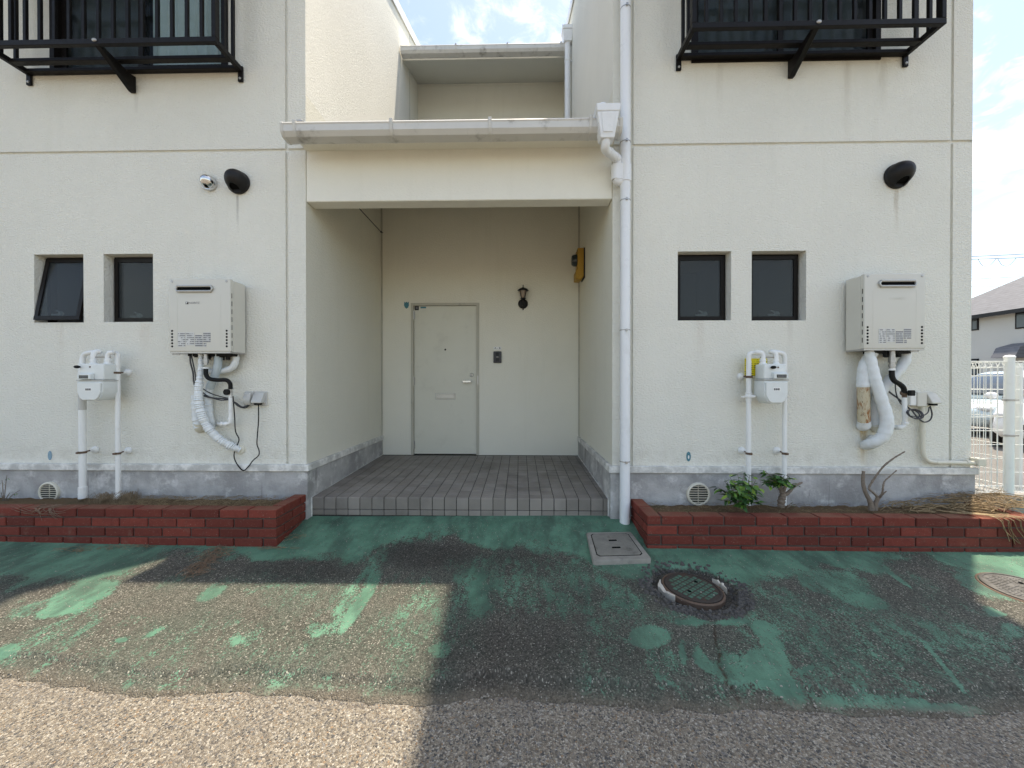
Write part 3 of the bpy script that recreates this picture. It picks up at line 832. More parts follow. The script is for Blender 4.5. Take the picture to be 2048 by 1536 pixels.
# --- entrance door ---------------------------------------------------------------
yd = YB + .018
dr = frame_mb(DX0 + .001, DX1 - .001, .19, DZ1 - .001, YB - .012, YB + .049, .034).build('door', M_doorframe, bld)
fz = .236
lx0, lx1, lz1 = DX0 + .038, DX1 - .036, DZ1 - .038
MB().box(lx0, lx1, yd, yd + .03, fz + .006, lz1).build('door_leaf', M_door, dr, bevel=.002)
MB().box(lx0 - .006, lx1 + .004, yd + .008, yd + .012, fz, lz1 + .006).build('door_gap', M_dark, dr)
for pyy in (630, 762, 890):
    z = F(825, pyy, YB)[1]
    m = MB(); m.cyl((lx0 - .004, yd - .012, z - .06), (lx0 - .004, yd - .012, z + .06), .010, n=10); m.box(lx0 - .02, lx0 + .012, yd - .006, yd - .0015, z - .05, z + .05); m.build('hinge', M_steel, dr)
hx, hz = F(936, 763, YB)
m = MB(); m.cyl((hx + .02, yd - .001, hz), (hx + .02, yd - .045, hz), .017, n=14); m.box(hx - .07, hx + .045, yd - .058, yd - .042, hz - .015, hz + .015); m.build('door_handle', M_handle, dr, bevel=.004)
qx, qz = F(943, 750, YB)
m = MB(); m.lathe([(.026, 0), (.026, .006), (.018, .012), (.016, .012)], (qx, yd, qz), 'y', 18); m.build('door_lock', M_slotm, dr)
MB().lathe([(.007, .0), (.007, .0132)], (qx, yd, qz), 'y', 10).build('keyhole', M_dark, dr)
qx, qz = F(890, 699, YB)
MB().lathe([(.013, 0), (.012, .004), (.008, .005)], (qx, yd, qz), 'y', 14).build('peephole', M_frame, dr)
a, b = F(870, 786, YB), F(911, 799, YB)
sl = frame_mb(a[0], b[0], b[1], a[1], yd - .010, yd - .001, .012).build('mail_slot', M_slotm, dr)
MB().box(a[0] + .016, b[0] - .016, yd - .008, yd - .0015, b[1] + .016, a[1] - .014).build('slot_flap', M_slotm, sl, bevel=.002)
qx, qz = F(956, 760, YB)
MB().box(qx - .008, qx + .008, YB - .015, YB - .0125, qz - .06, qz + .06).build('strike_plate', M_steel, dr)
a = F(828, 611, YB)
MB().box(a[0] + .004, a[0] + .062, yd - .004, yd - .0005, a[1] - .06, a[1] - .008).build('seal_tag', M_ink, dr, bevel=.001)
MB().box(a[0] + .016, a[0] + .05, yd - .0055, yd - .0042, a[1] - .046, a[1] - .02).build('seal_tag_print', M_inkgrey, dr)
MB().box(a[0] + .085, a[0] + .16, yd - .002, yd - .0005, a[1] - .035, a[1] - .014).build('door_sticker', M_teal, dr)

# --- tiled porch -----------------------------------------------------------------
porch = bpy.data.objects.new('porch_floor', None); porch.location = (-.5, .05, 0); C.objects.link(porch); tag(porch, kind='structure')
PF = .05; PX0, PX1 = XL + .02, XR - .02; ZF = .190; PSL = (.236 - .190) / (YB - PF)
bed = MB(); bed.prism([(PF + .008, -.1), (YB, -.1), (YB, .236 - .004), (PF + .008, ZF - .004)], 'x', PX0, PX1); bed.build('grout_bed', M_grout, porch, smooth=False)
TP = .1082; ncol = int((PX1 - PX0) / TP) + 1
def tile_mesh(nm, w, d, h):
    m = MB().box(-w / 2, w / 2, -d / 2, d / 2, -h, 0); me_ = m.mesh(nm, bevel=.0022); me_.materials.append(M_tile); return me_
tw = TP - .006
t_floor = tile_mesh('tile', tw, tw, .012); t_rise = tile_mesh('tile', tw, .10, .012); t_rise2 = tile_mesh('tile', tw, .048, .012)
last_w = (PX1 - PX0) - (ncol - 1) * TP
t_floor_l = tile_mesh('tile', last_w - .004, tw, .012); t_rise_l = tile_mesh('tile', last_w - .004, .10, .012); t_rise2_l = tile_mesh('tile', last_w - .004, .048, .012)
ang = math.atan(PSL)
rest = MB(); cnt = 0
nrow = int((YB - PF) / TP) + 1
for j in range(nrow):
    for i in range(ncol):
        lastc = i == ncol - 1
        w = last_w - .004 if lastc else tw
        xc = PX0 + i * TP + (last_w / 2 if lastc else TP / 2)
        yc = PF + .002 + j * TP + TP / 2
        if yc + tw / 2 > YB + .05: continue
        z = ZF + PSL * (yc - PF) + rnd.uniform(-.0006, .0006)
        if j < 9:
            inst('tile', t_floor_l if lastc else t_floor, (xc, yc, z), porch, (ang + rnd.uniform(-.003, .003), rnd.uniform(-.003, .003), 0)); cnt += 1
        else:
            y1 = min(yc + tw / 2, YB - .001)
            za, zb = ZF + PSL * (yc - tw / 2 - PF), ZF + PSL * (y1 - PF)
            rest.add([(xc - w / 2, yc - tw / 2, za), (xc + w / 2, yc - tw / 2, za), (xc + w / 2, y1, zb), (xc - w / 2, y1, zb),
                      (xc - w / 2, yc - tw / 2, za - .008), (xc + w / 2, yc - tw / 2, za - .008), (xc + w / 2, y1, zb - .008), (xc - w / 2, y1, zb - .008)],
                     [(0, 1, 2, 3), (0, 4, 5, 1), (1, 5, 6, 2), (2, 6, 7, 3), (3, 7, 4, 0)])
for i in range(ncol):
    lastc = i == ncol - 1
    xc = PX0 + i * TP + (last_w / 2 if lastc else TP / 2)
    inst('tile', t_rise_l if lastc else t_rise, (xc, PF, ZF - .056), porch, (math.pi / 2 + rnd.uniform(-.004, .004), 0, 0))
    inst('tile', t_rise2_l if lastc else t_rise2, (xc, PF + .001, ZF - .056 - .079), porch, (math.pi / 2, 0, 0))
tag(rest.build('back_tiles', M_tile, porch, smooth=False), kind='stuff')
for X, s in ((XL + .018, 1), (XR - .018, -1)):     # pale sealant along the plinth
    m = MB(); m.quad((X + s * .001, PF - .01, ZF + .0005), (X + s * .012, PF - .01, ZF + .002), (X + s * .012, YB, .238), (X + s * .001, YB, .240)); 
    m.box(min(X + s * .001, X + s * .012), max(X + s * .001, X + s * .012), PF - .014, PF - .009, .02, ZF); m.build('sealant', M_cap, porch, smooth=False)

# --- brick planters ---------------------------------------------------------------
BH, BJ = .064, .0105
def brick_mesh(L):
    m = MB().box(-L / 2, L / 2, -.05, .05, -BH / 2, BH / 2); me_ = m.mesh('brick', bevel=.004); me_.materials.append(M_brick); return me_
def planter(label, xc, s, xe, yf, ztop, LP, extra_end):
    """corner at xc (outer face of the return), wall runs in direction s to xe; front face at yf"""
    t = thing('brick_planter', label, 'planter', ((xc + xe) / 2, yf + .05, zg(xc, yf)), 'brick planters along the wall')
    L = LP - BJ; full = brick_mesh(L); half = brick_mesh(.100); ret = brick_mesh(.2)
    for c in range(4):
        z = ztop - BH / 2 - c * (BH + BJ)
        hdr = (c % 2 == 0) == (s > 0)
        x = xc + s * (.100 + BJ) if hdr else xc
        def jit(): return (rnd.uniform(-.004, .004), rnd.uniform(-.004, .004), rnd.uniform(-.006, .006))
        while (xe - x) * s > .05:
            l = min(L, abs(xe - x))
            if l > L * .99: inst('brick', full, (x + s * l / 2, yf + .05 + rnd.uniform(-.0025, .0025), z + rnd.uniform(-.001, .001)), t, jit())
            else:
                inst('brick', full, (x + s * l / 2, yf + .05, z), t, (0, 0, 0), (l / L, 1, 1))
            x += s * LP
        # return towards the house wall
        y = yf if hdr else yf + .1 + BJ
        for X in ([xc + s * .05] + ([xe - s * .05] if extra_end else [])):
            yy = y if X == xc + s * .05 else yf + .1 + BJ
            while -.022 - yy > .04:
                l = min(L, -.022 - yy)
                inst('brick', full, (X + rnd.uniform(-.002, .002), yy + l / 2, z), t, (0, 0, math.pi / 2 + rnd.uniform(-.005, .005)), (l / L, 1, 1))
                yy += LP
    m = MB(); lo, hi = min(xc, xe), max(xc, xe); i_ = .011
    m.box(lo + i_, hi - i_, yf + i_, yf + .1 - i_, -.12, ztop - .007)
    m.box(min(xc + s * i_, xc + s * (.1 - i_)), max(xc + s * i_, xc + s * (.1 - i_)), yf + .1 - i_, -.025, -.12, ztop - .0072)
    if extra_end: m.box(min(xe - s * i_, xe - s * (.1 - i_)), max(xe - s * i_, xe - s * (.1 - i_)), yf + .1 - i_, -.025, -.12, ztop - .0072)
    m.build('mortar', M_mortar, t, smooth=False)
    return t
ZL, ZR = .234, .214
YFL, YFR = -.432, -.45
PXL = -1.878; PXR = .955; PXE = 3.86
planter('red brick planter with dry weeds, running up to the porch step', PXL, -1, -6.6, YFL, ZL, .2262, False)
planter('red brick planter with green shoots and a bare bush, beside the downpipe', PXR, 1, PXE, YFR, ZR, .2335, True)
def soil(name, x0, x1, y0, y1, zf, n=140, k=18):
    vs, fs = [], []
    for i in range(n + 1):
        for j in range(k + 1):
            x = x0 + (x1 - x0) * i / n; y = y0 + (y1 - y0) * j / k
            z = zf(x, y) + .014 * (mnoise.noise((x * 9, y * 9, 3)) + .6 * mnoise.noise((x * 27, y * 27, 1)))
            vs.append((x, y, z))
    for i in range(n):
        for j in range(k):
            a = i * (k + 1) + j; fs.append((a, a + k + 1, a + k + 2, a + 1))
    m = MB(); m.add(vs, fs); return tag(m.build(name, M_soil), kind='structure')
soil('planter_soil', -6.5, PXL - .1, YFL + .095, -.015, lambda x, y: ZL - .034 - .018 * max(0, min(1, (y + .3) / .3)), 240)
soil('planter_soil', PXR + .1, PXE - .1, YFR + .095, -.015, lambda x, y: ZR - .036 - .018 * max(0, min(1, (y + .3) / .3)) + .05 * max(0, x - 3.2), 170)

# ================================================================== GUTTERS AND PIPES
gp = [(0, 0), (-.128, .0), (-.136, -.012), (-.130, -.022), (-.128, -.070), (-.100, -.102), (-.020, -.108), (0, -.10)]
def gutter(label, x0, x1, yb, zt, k, brk, capL, capR):
    t = thing('rain_gutter', label, 'gutter', ((x0 + x1) / 2, yb, zt - .1 * k))
    out = [(yb + a * k, zt + b * k) for a, b in gp[1:]] ; inn = [(yb + a * k * .93 - .003, zt + b * k * .93 ) for a, b in gp[1:]]
    poly = out + [(yb, zt - .09 * k)] + [(yb - .004, zt - .09 * k)] + inn[::-1]
    m = MB(); n = len(out)
    m.prism([(yb, zt - .02 * k)] + out[::-1] + [(out[0][0] + .012 * k, out[0][1])] + [(a + .008 * k, b + (.008 * k if i > 2 else 0)) for i, (a, b) in enumerate(out)][1:] + [(yb - .006, zt - .02 * k)], 'x', x0, x1)
    m.build('trough', M_gutter, t, smooth=False)
    for X in brk:
        b = MB(); sc = 1.07
        b.prism([(yb, zt + .004)] + [(yb + (a * k) * sc, zt - .05 * k + (c + .05) * k * sc) for a, c in gp[1:]] , 'x', X - .012, X + .012)
        b.box(X - .014, X + .014, yb - .142 * k, yb - .118 * k, zt - .002, zt + .012)
        b.build('bracket', M_gutter, t, bevel=.002)
    for X, on in ((x0, capL), (x1, capR)):
        if on:
            b = MB(); b.prism([(yb, zt)] + [(yb + a * k * 1.04, zt + c * k * 1.04) for a, c in gp[1:]], 'x', X - .012, X + .012); b.build('end_cap', M_gutter, t, bevel=.002)
    return t
gy = -.186; gz = 3.292
gut = gutter('long white gutter with grime streaks and a tapered rain head at the porch eave', -1.90, .792, gy, gz, 1.0, [F(x, 250, gy - .12)[0] for x in (590, 783, 980, 1181)], True, True)
gut2 = gutter('upper gutter on the set-back roof between the two blocks', XL + .03, .70, 2.76, F(960, 88, 2.63)[1], 1.0, [F(x, 90, 2.65)[0] for x in (912, 1015, 1122)], True, False)
# rain head below the porch gutter
hx0, hz0 = F(1216, 230, -.36)
t = gut
def taper(m, xc, yc, z0, z1, w0, d0, w1, d1):
    vs = [(xc + sx * w, yc + sy * d, z) for z, w, d in ((z0, w0, d0), (z1, w1, d1)) for sx, sy in ((-1, -1), (1, -1), (1, 1), (-1, 1))]
    m.add(vs, [(0, 3, 2, 1), (4, 5, 6, 7), (0, 1, 5, 4), (1, 2, 6, 5), (2, 3, 7, 6), (3, 0, 4, 7)])
zt_, zm_, zb_ = F(0, 228, -.36)[1], F(0, 242, -.36)[1], F(0, 282, -.36)[1]
yh = -.305
m = MB(); taper(m, hx0, yh, zm_, zt_, .088, .075, .094, .08); m.build('hopper_rim', M_pvc, t, bevel=.005)
m = MB(); taper(m, hx0, yh, zb_, zm_ - .0005, .058, .05, .084, .071); taper(m, hx0, yh, zb_ - .03, zb_ - .0005, .052, .045, .060, .052); hop = m.build('hopper', M_pvc, t, bevel=.004)
m = MB(); taper(m, hx0, yh - .018, zb_ + .01, zm_ - .015, .038, .04, .052, .06); m.build('hopper_panel', M_pvc, hop, bevel=.002)
m = MB(); j0 = P(1240, 352, -.085)
sxb = F(1234, 360, -.085)[0]; sz1 = F(0, 345, -.085)[1]
sa, sb_ = Vector((hx0, yh + .03, zb_ - .075)), Vector((sxb, -.10, sz1 + .045))
nk = [(hx0 - .004, yh, zb_ - .02), (hx0 - .004, yh, zb_ - .045), tuple(sa), tuple(sa.lerp(sb_, .5)), tuple(sb_), (sxb, -.085, sz1 + .01), (sxb, -.085, sz1 - .03)]
m.tube(nk, .034, 16)
m.build('swan_neck', M_pvc, t)
m = MB()
for q in (.25, .8):
    c_ = sa.lerp(sb_, q); dv_ = (sb_ - sa).normalized() * .012
    m.cyl(tuple(c_ - dv_), tuple(c_ + dv_), .0375, n=16)
m.build('pipe_socket', M_pvc, t)
m = MB(); a = P(1203, 226, -.12); m.tube([(a[0], -.02, a[2] - .12), (a[0], -.03, a[2] - .02), (a[0], -.08, a[2] + .02), (a[0], -.16, a[2] + .012), (a[0], -.19, a[2] - .06)], .042, 16)
m.build('roof_elbow', M_pvc, t)
# main downpipe
dpx, dpy = F(1250, 700, -.085)[0], -.085
t = thing('downpipe', 'tall white downpipe standing beside the porch opening', 'downpipe', (dpx, dpy, .02))
m = MB(); m.cyl((dpx, dpy, zg(dpx, dpy) - .01), (dpx, dpy, 6.0), .0425, n=24, caps=False); m.build('pipe', M_pvc, t)
m = MB(); c0, c1 = F(0, 378, -.085)[1], F(0, 345, -.085)[1]
m.cyl((dpx, dpy, c0), (dpx, dpy, c1), .049, n=24); xb = F(1232, 360, -.085)[0]
m.cyl((xb, dpy, c0 + .02), (xb, dpy, c1), .040, n=20); m.tube([(xb, dpy, c0 + .035), (xb + .03, dpy, c0 + .005), (dpx, dpy, c0 + .005)], .036, 16)
m.box(xb, dpx, dpy - .039, dpy + .039, c0 + .012, c1 - .001); m.build('branch_joint', M_pvc, t, bevel=.0)
for y in (44, 302, 414, 664, 917):
    z = F(0, y, -.085)[1]
    m = MB(); m.cyl((dpx, dpy, z - .004), (dpx, dpy, z + .004), .0445, n=24); m.box(dpx - .008, dpx + .008, dpy - .058, dpy - .042, z - .012, z + .006); m.box(dpx - .008, dpx + .008, dpy + .04, -.002, z - .007, z + .007); m.build('pipe_clip', M_steel, t)
# upper downpipe
ux, uy = F(1135, 180, 2.64)[0], 2.64
t = thing('downpipe', 'short upper downpipe under a small box head between the blocks', 'downpipe', (ux, uy, 4.4))
m = MB(); m.cyl((ux, uy, 4.3), (ux, uy, F(0, 108, 2.64)[1]), .044, n=18); m.build('pipe', M_pvc, t)
m = MB(); za, zb2 = F(0, 108, 2.64)[1], F(0, 80, 2.64)[1]
taper(m, ux, uy, za, zb2 - .06, .06, .06, .078, .08); taper(m, ux, uy, zb2 - .0595, zb2, .088, .09, .09, .09); m.build('box_head', M_pvc, t, bevel=.005)
z = F(0, 142, 2.64)[1]; m = MB(); m.cyl((ux, uy, z - .01), (ux, uy, z + .01), .05, n=18); m.box(ux + .04, XR - .002, uy - .008, uy + .008, z - .008, z + .008); m.build('pipe_clip', M_pvc, t)
z = F(0, 420, 0)[1]
# cable along the porch flank
m = MB(); zc = 3.247; m.tube([(XL + .006, .16, zc), (XL + .006, YB - .05, zc), (XL + .012, YB - .014, zc - .006), (XL + .03, YB - .006, zc - .006)], .005, 6)
m.ball((XL + .012, YB - .03, zc - .004), .014, .014, .012, 8, 6)
tag(m.build('wall_cable', M_cable), 'thin dark cable clipped high along the porch side wall', 'cable')
m = MB(); a = P(602, 236, -.25); m.box(a[0] - .03, a[0] + .04, -.30, -.18, gz + .013, gz + .03)
m.build('clip', M_steel, gut, bevel=.004)

# ================================================================== WINDOW GUARDS
def guard(label, w0, w1, zb, nb, braceX, ztop=4.75):
    t = thing('window_guard', label, 'window guard', ((w0 + w1) / 2, -.16, zb - .1), 'black window guards on the upper floor')
    yf = -.315
    def bar(nm, *b, bev=.003): return MB().box(*b).build(nm, M_black, t, bevel=bev)
    for z in (zb, ztop): bar('rail', w0 + .0005, w1 - .0005, yf, yf + .035, z, z + .045)
    for y in (-.16, -.055): bar('floor_rail', w0 + .036, w1 - .036, y, y + .05, zb + .002, zb + .032)
    for x, s in ((w0, 1), (w1, -1)):
        lo, hi = min(x, x + s * .035), max(x, x + s * .035)
        for z in (zb, ztop): bar('side_rail', lo, hi, yf + .0355, -.003, z + .001, z + .044)
        bar('corner_post', lo + .0005, hi - .0005, yf + .0005, yf + .05, zb + .0455, ztop - .0005)
        b = bar('wall_bracket', lo - .004, hi + .004, -.02, -.002, zb - .085, zb + .05)
        MB().lathe([(.011, 0), (.009, .006), (.004, .008)], ((lo + hi) / 2, -.02, zb - .06), 'y', 10).build('bolt', M_steel, b)
        for y in (-.10, -.20): bar('bar', (lo + hi) / 2 - .012, (lo + hi) / 2 + .012, y - .012, y + .012, zb + .044, ztop + .001, bev=.002)
    for i in range(nb):
        x = w0 + (w1 - w0) * (i + 1) / (nb + 1)
        bar('bar', x - .0125, x + .0125, yf + .006, yf + .029, zb + .0445, ztop + .0005, bev=.002)
    m = MB(); s = .022
    m.prism([(yf + .002, zb + .01), (-.03, zb - .165), (-.002, zb - .165), (-.002, zb - .02), (-.06, zb - .03), (yf + .05, zb + .02)], 'x', braceX - s, braceX + s)
    m.build('brace', M_black, t, bevel=.003)
    m = MB(); m.ball((braceX, yf - .004, zb + .028), .02, .01, .014, 8, 6); m.build('bolt', M_steel, t)
    return t
zgd = (F(485, 140)[1] + F(432, 84, -.315)[1]) / 2 - .012
guard('black bar window guard above the silver and black vent hoods', F(58, 150)[0], F(487, 150)[0], zgd, 15, F(268, 150)[0])
guard('black bar window guard above the single black vent hood', F(1352, 130)[0], F(1812, 130)[0], zgd + .035, 16, F(1580, 150)[0])

# ================================================================== VENT HOODS
def hood(label, c, R, mt, group='wall vent hoods'):
    X, Z = F(c[0], c[1], 0)
    t = thing('vent_hood', label, 'vent hood', (X, 0, Z - R), group)
    m = MB(); m.lathe([(R * .96, .001), (R * 1.0, .004), (R * 1.0, .022), (R * .94, .030)], (X, 0, Z), 'y', 32); m.build('flange', mt, t)
    bm = bmesh.new()
    bmesh.ops.create_uvsphere(bm, u_segments=40, v_segments=28, radius=1)
    for v in bm.verts:
        x, y, z = v.co
        yy = y * 1.22 if y < 0 else y * .25
        v.co = (x * R * .95, yy * R * 1.0 - .012, z * R * .95 + max(0, -y) * R * .18)
    pco = Vector((0, -.032, -R * .84)); pno = Vector((0, -.47, -.88)).normalized()
    r_ = bmesh.ops.bisect_plane(bm, geom=bm.verts[:] + bm.edges[:] + bm.faces[:], plane_co=pco, plane_no=pno, clear_outer=True)
    edges = [e for e in r_['geom_cut'] if isinstance(e, bmesh.types.BMEdge)]
    ring = [v for v in r_['geom_cut'] if isinstance(v, bmesh.types.BMVert)]
    cen = sum((v.co for v in ring), Vector()) / len(ring)
    ring_co = sorted([v.co.copy() for v in ring], key=lambda q: math.atan2((q - cen).dot(Vector((1, 0, 0)).cross(pno)), (q - cen).x))
    ex_ = bmesh.ops.extrude_edge_only(bm, edges=edges)
    nv_ = [v for v in ex_['geom'] if isinstance(v, bmesh.types.BMVert)]
    for v in nv_: v.co = cen + (v.co - cen) * .90 - pno * .004
    for f in bm.faces: f.smooth = True
    bmesh.ops.recalc_face_normals(bm, faces=bm.faces)
    me_ = bpy.data.meshes.new('hood'); bm.to_mesh(me_); bm.free(); me_.materials.append(mt)
    me_.set_sharp_from_angle(angle=1.0)
    inst('hood', me_, (X, 0, Z), t)
    m = MB(); n = len(ring_co)
    m.add([Vector((X, 0, Z)) + cen + (q - cen) * .93 - pno * .016 for q in ring_co], [tuple(range(n))]); m.build('opening', M_dark, t, smooth=False)
    lp = MB(); 
    for k in (.15, .45): 
        lp.box(X - R * .6, X + R * .6, -.05, -.046, Z - R * k - .1 * R, Z - R * k - .06 * R)
    return t
hood('small polished steel vent hood next to a larger black hood', (421, 368), .064, M_chrome)
hood('black vent hood next to a small silver one', (479, 367), .098, M_black_paint)
hood('single black vent hood above a water heater, no silver hood by it', (1791, 354), .104, M_black_paint)

# round underfloor grilles
def grille(label, c, R):
    X, Z = F(c[0], c[1], -.02)
    t = thing('underfloor_vent', label, 'vent', (X, -.018, Z - R), 'round underfloor vents')
    m = MB(); m.lathe([(R * .80, .012), (R * .80, .016), (R * .86, .022), (R * .97, .018), (R, .006), (R, -.01)], (X, -.018, Z), 'y', 36, cap=False); m.build('frame', M_conduit, t)
    MB().lathe([(R * .9, .0), (R * .9, .004)], (X, -.018, Z), 'y', 30).build('backing', M_dark, t)
    for i in range(8):
        z = Z + R * .8 * (i - 3.5) / 4.0
        hw = math.sqrt(max(0, (R * .82) ** 2 - (z - Z) ** 2))
        m = MB(); m.box(X - hw, X + hw, -.036, -.026, z - R * .042, z + R * .042); m.v = [(a, b - (c_ - z) * .5, c_) for a, b, c_ in m.v]; m.build('slat', M_conduit, t)
    for dxx in (-.0,):
        MB().box(X - .003, X + .003, -.0255, -.023, Z - R * .8, Z + R * .8).build('mullion', M_conduit, t)
grille('round cream underfloor vent left of a thick meter pipe, dry weeds below', (100, 984), .093)
grille('round cream underfloor vent beside the leafy green shrub', (1396, 988), .100)

# ================================================================== WATER HEATERS
def heater(label, p0, p1, logo):
    yf = -.205
    x0, z1 = F(*p0, yf); x1, z0 = F(*p1, yf)
    t = thing('water_heater', label, 'water heater', ((x0 + x1) / 2, -.1, z0), 'wall-hung gas water heaters')
    MB().box(x0 + .003, x1 - .003, -.168, -.022, z0 + .006, z1 - .006).build('case', M_heater, t, bevel=.006)
    fp = MB().box(x0, x1, yf, -.166, z0 + .012, z1); fp = fp.build('front_panel', M_heater, t, bevel=.012, seg=3)
    MB().box(x0 + .004, x1 - .004, yf + .006, -.03, z0 - .001, z0 + .014).build('base_tray', M_steel, t)
    W, Hh = x1 - x0, z1 - z0
    sx0, sx1 = (x0 + W * .155, x0 + W * .70) if logo else (x0 + W * .255, x0 + W * .80)
    sz = z1 - Hh * .135
    e = MB(); 
    e.tube([(sx0, yf - .008, sz + .021), (sx1, yf - .008, sz + .021), (sx1 + .012, yf - .008, sz), (sx1, yf - .008, sz - .021), (sx0, yf - .008, sz - .021), (sx0 - .012, yf - .008, sz), (sx0, yf - .008, sz + .021)], .009, 8, smooth=False, caps=False)
    ee = e.build('exhaust_rim', M_slotm, fp)
    MB().box(sx0, sx1, yf - .0065, yf - .001, sz - .017, sz + .017).build('exhaust_slot', M_dark, fp)
    for sx in (x0 + W * .055, x0 + W * .94):
        m = MB()
        m.lathe([(.010, 0), (.009, .003), (.003, .004)], (sx, yf, z1 - Hh * .035), 'y', 10); m.build('screw', M_steel, fp)
        m = MB()
        for i in range(6): m.lathe([(.0088, 0), (.0085, .0012)], (sx, yf, z0 + Hh * (.09 + .042 * i)), 'y', 10)
        m.build('air_holes', M_dark, fp)
    side = x1 if logo else x0; s = 1 if logo else -1
    for i in range(7):
        z = z0 + Hh * (.10 + .107 * i)
        MB().box(min(side - s * .002, side + s * .0012), max(side - s * .002, side + s * .0012), yf + .014, yf + .020, z, z + Hh * .065).build('air_slit', M_dark, fp)
    for k_, xx in ((0, x0 + W * .14), (1, x0 + W * .845)):      # shallow pressed lines
        MB().box(xx - .001, xx + .001, yf - .0009, yf + .0005, z0 + Hh * .08, z1 - Hh * .22).build('pressed_rib', M_heater, fp)
    lf = .15 if logo else .235
    for (a, b, c, d, mt) in ((0, .12, .085, .28, M_print), (.13, .265, .105, .28, M_print), (.28, .40, .085, .245, M_printdark), (.41, .53, .148, .28, M_printdark), (.415, .46, .085, .132, M_printdark)):
        MB().box(x0 + W * (lf + a), x0 + W * (lf + b), yf - .0012, yf - .0002, z0 + Hh * c, z0 + Hh * d).build('sticker', mt, fp)
    cx = x0 + W * (.40 if logo else .55); cz = z1 - Hh * (.325 if logo else .33)
    vs, fs = text_mb('NORITZ', .0235)
    m = MB(); m.add([(cx + .012 + a, yf - .0016, cz + b) for a, b, c in vs], fs); m.build('logo_lettering', M_inkgrey if logo else M_heater, fp, smooth=False)
    ex0 = cx - .064
    m = MB(); m.box(ex0, ex0 + .024, yf - .0014, yf - .0002, cz - .0095, cz + .0095); em = m.build('logo_emblem', M_ink if logo else M_heater, fp)
    if logo:
        m = MB(); m.box(ex0 + .004, ex0 + .009, yf - .0022, yf - .0015, cz - .006, cz + .006); m.box(ex0 + .0095, ex0 + .016, yf - .0022, yf - .0015, cz + .001, cz + .006); m.build('emblem_mark', M_paper, em)
    # hanging bracket and bottom fittings
    m = MB(); xm = (x0 + x1) / 2; m.box(xm - .022, xm - .012, -.02, -.012, z1 - .006, z1 + .035); m.box(xm + .012, xm + .022, -.02, -.012, z1 - .006, z1 + .035); m.box(xm - .022, xm + .022, -.0205, -.0115, z1 + .02, z1 + .03); m.build('hanging_bracket', M_steel, t)
    m = MB()
    for k in range(9):
        xx = x0 + W * (.30 + .07 * k); m.cyl((xx, -.09 + .03 * (k % 3 - 1), z0 + .002), (xx, -.09 + .03 * (k % 3 - 1), z0 - .03 - .02 * (k % 2)), .013 + .004 * (k % 2), n=10)
    m.box(x0 + W * .26, x1 - W * .08, -.13, -.05, z0 - .022, z0 - .0015)
    m.build('connectors', M_rubber, t)
    m = MB(); xx = x0 + .04 if logo else x1 - .07; m.tube([(xx - .025, -.18, z0), (xx - .025, -.185, z0 - .012), (xx + .035, -.185, z0 - .012), (xx + .035, -.18, z0)], .003, 6, smooth=False); m.build('drain_clip', M_steel, t)
    return t
def pth(*ps): return [P(*p) for p in ps]
def pipe(nm, mt, t, ps, r, n=14, **kw): return MB().tube(pth(*ps), r, n, **kw).build(nm, mt, t)

# --- left heater with its pipes
h1 = heater('beige water heater with dark lettering, corrugated white hose and looping black cord', (337, 558), (461, 706), True)
pipe('insulated_pipe', M_wrap, h1, [(392, 790, -.05), (393, 830, -.05), (397, 856, -.05)], .034, rip=(.012, .005, 4))
pipe('pipe_end', M_conduit, h1, [(398, 846, -.05), (399, 856, -.035), (400, 858, -.005)], [.040, .038, .034])
pipe('insulated_pipe', M_wrapgrey, h1, [(437, 706, -.10), (436, 728, -.10), (431, 748, -.09), (420, 775, -.06)], .031, rip=(.02, .002, 5))
pipe('insulated_pipe', M_wrap, h1, [(422, 765, -.055), (417, 790, -.05), (419, 825, -.045), (422, 845, -.04), (424, 855, -.004)], .029, rip=(.010, .006, 3))
pipe('insulated_pipe', M_wrap, h1, [(470, 704, -.06), (472, 720, -.06), (463, 736, -.06), (440, 742, -.06), (408, 742, -.055)], [.024, .026, .027, .025, .022], rip=(.012, .004, 3))
pipe('corrugated_hose', M_wrap, h1, [(402, 708, -.135), (401, 745, -.14), (397, 780, -.145), (400, 815, -.14), (413, 850, -.12), (436, 876, -.085), (460, 891, -.05), (480, 899, -.006)], [.018, .022, .033, .036, .036, .035, .034, .03], rip=(.0095, .009, 2))
MB().lathe([(.045, 0), (.04, .012), (.03, .018)], (F(481, 899)[0], 0, F(481, 899)[1]), 'y', 18).build('wall_seal', M_conduit, h1)
pipe('gas_hose', M_rubber, h1, [(412, 735, -.16), (412, 748, -.16), (418, 757, -.158), (434, 760, -.155), (452, 760, -.145), (460, 767, -.14), (461, 778, -.135)], .0165)
m = MB(); a = P(412, 725, -.16); m.cyl((a[0], -.16, a[2] + .07), (a[0], -.16, a[2] - .02), .016, n=12); m.cyl((a[0], -.16, a[2] + .03), (a[0], -.16, a[2] - .005), .022, n=6); m.build('hose_nut', M_steel, h1)
m = MB(); a = P(411, 736, -.16); m.cyl((a[0], -.16, a[2] - .006), (a[0], -.16, a[2] + .006), .021, n=14); m.build('hose_band', M_white, h1)
m = MB(); a = P(461, 784, -.13); m.cyl((a[0], -.13, a[2] + .035), (a[0], -.13, a[2] - .05), .014, n=12); m.cyl((a[0], -.13, a[2] + .022), (a[0], -.13, a[2] + .036), .02, n=12)
v = m.build('gas_valve', M_steel, h1)
m = MB(); m.lathe([(.024, .014), (.026, .02), (.026, .036), (.02, .04)], (a[0] - .012, -.13, a[2]), 'y', 9); m.build('valve_knob', M_rubber, v)
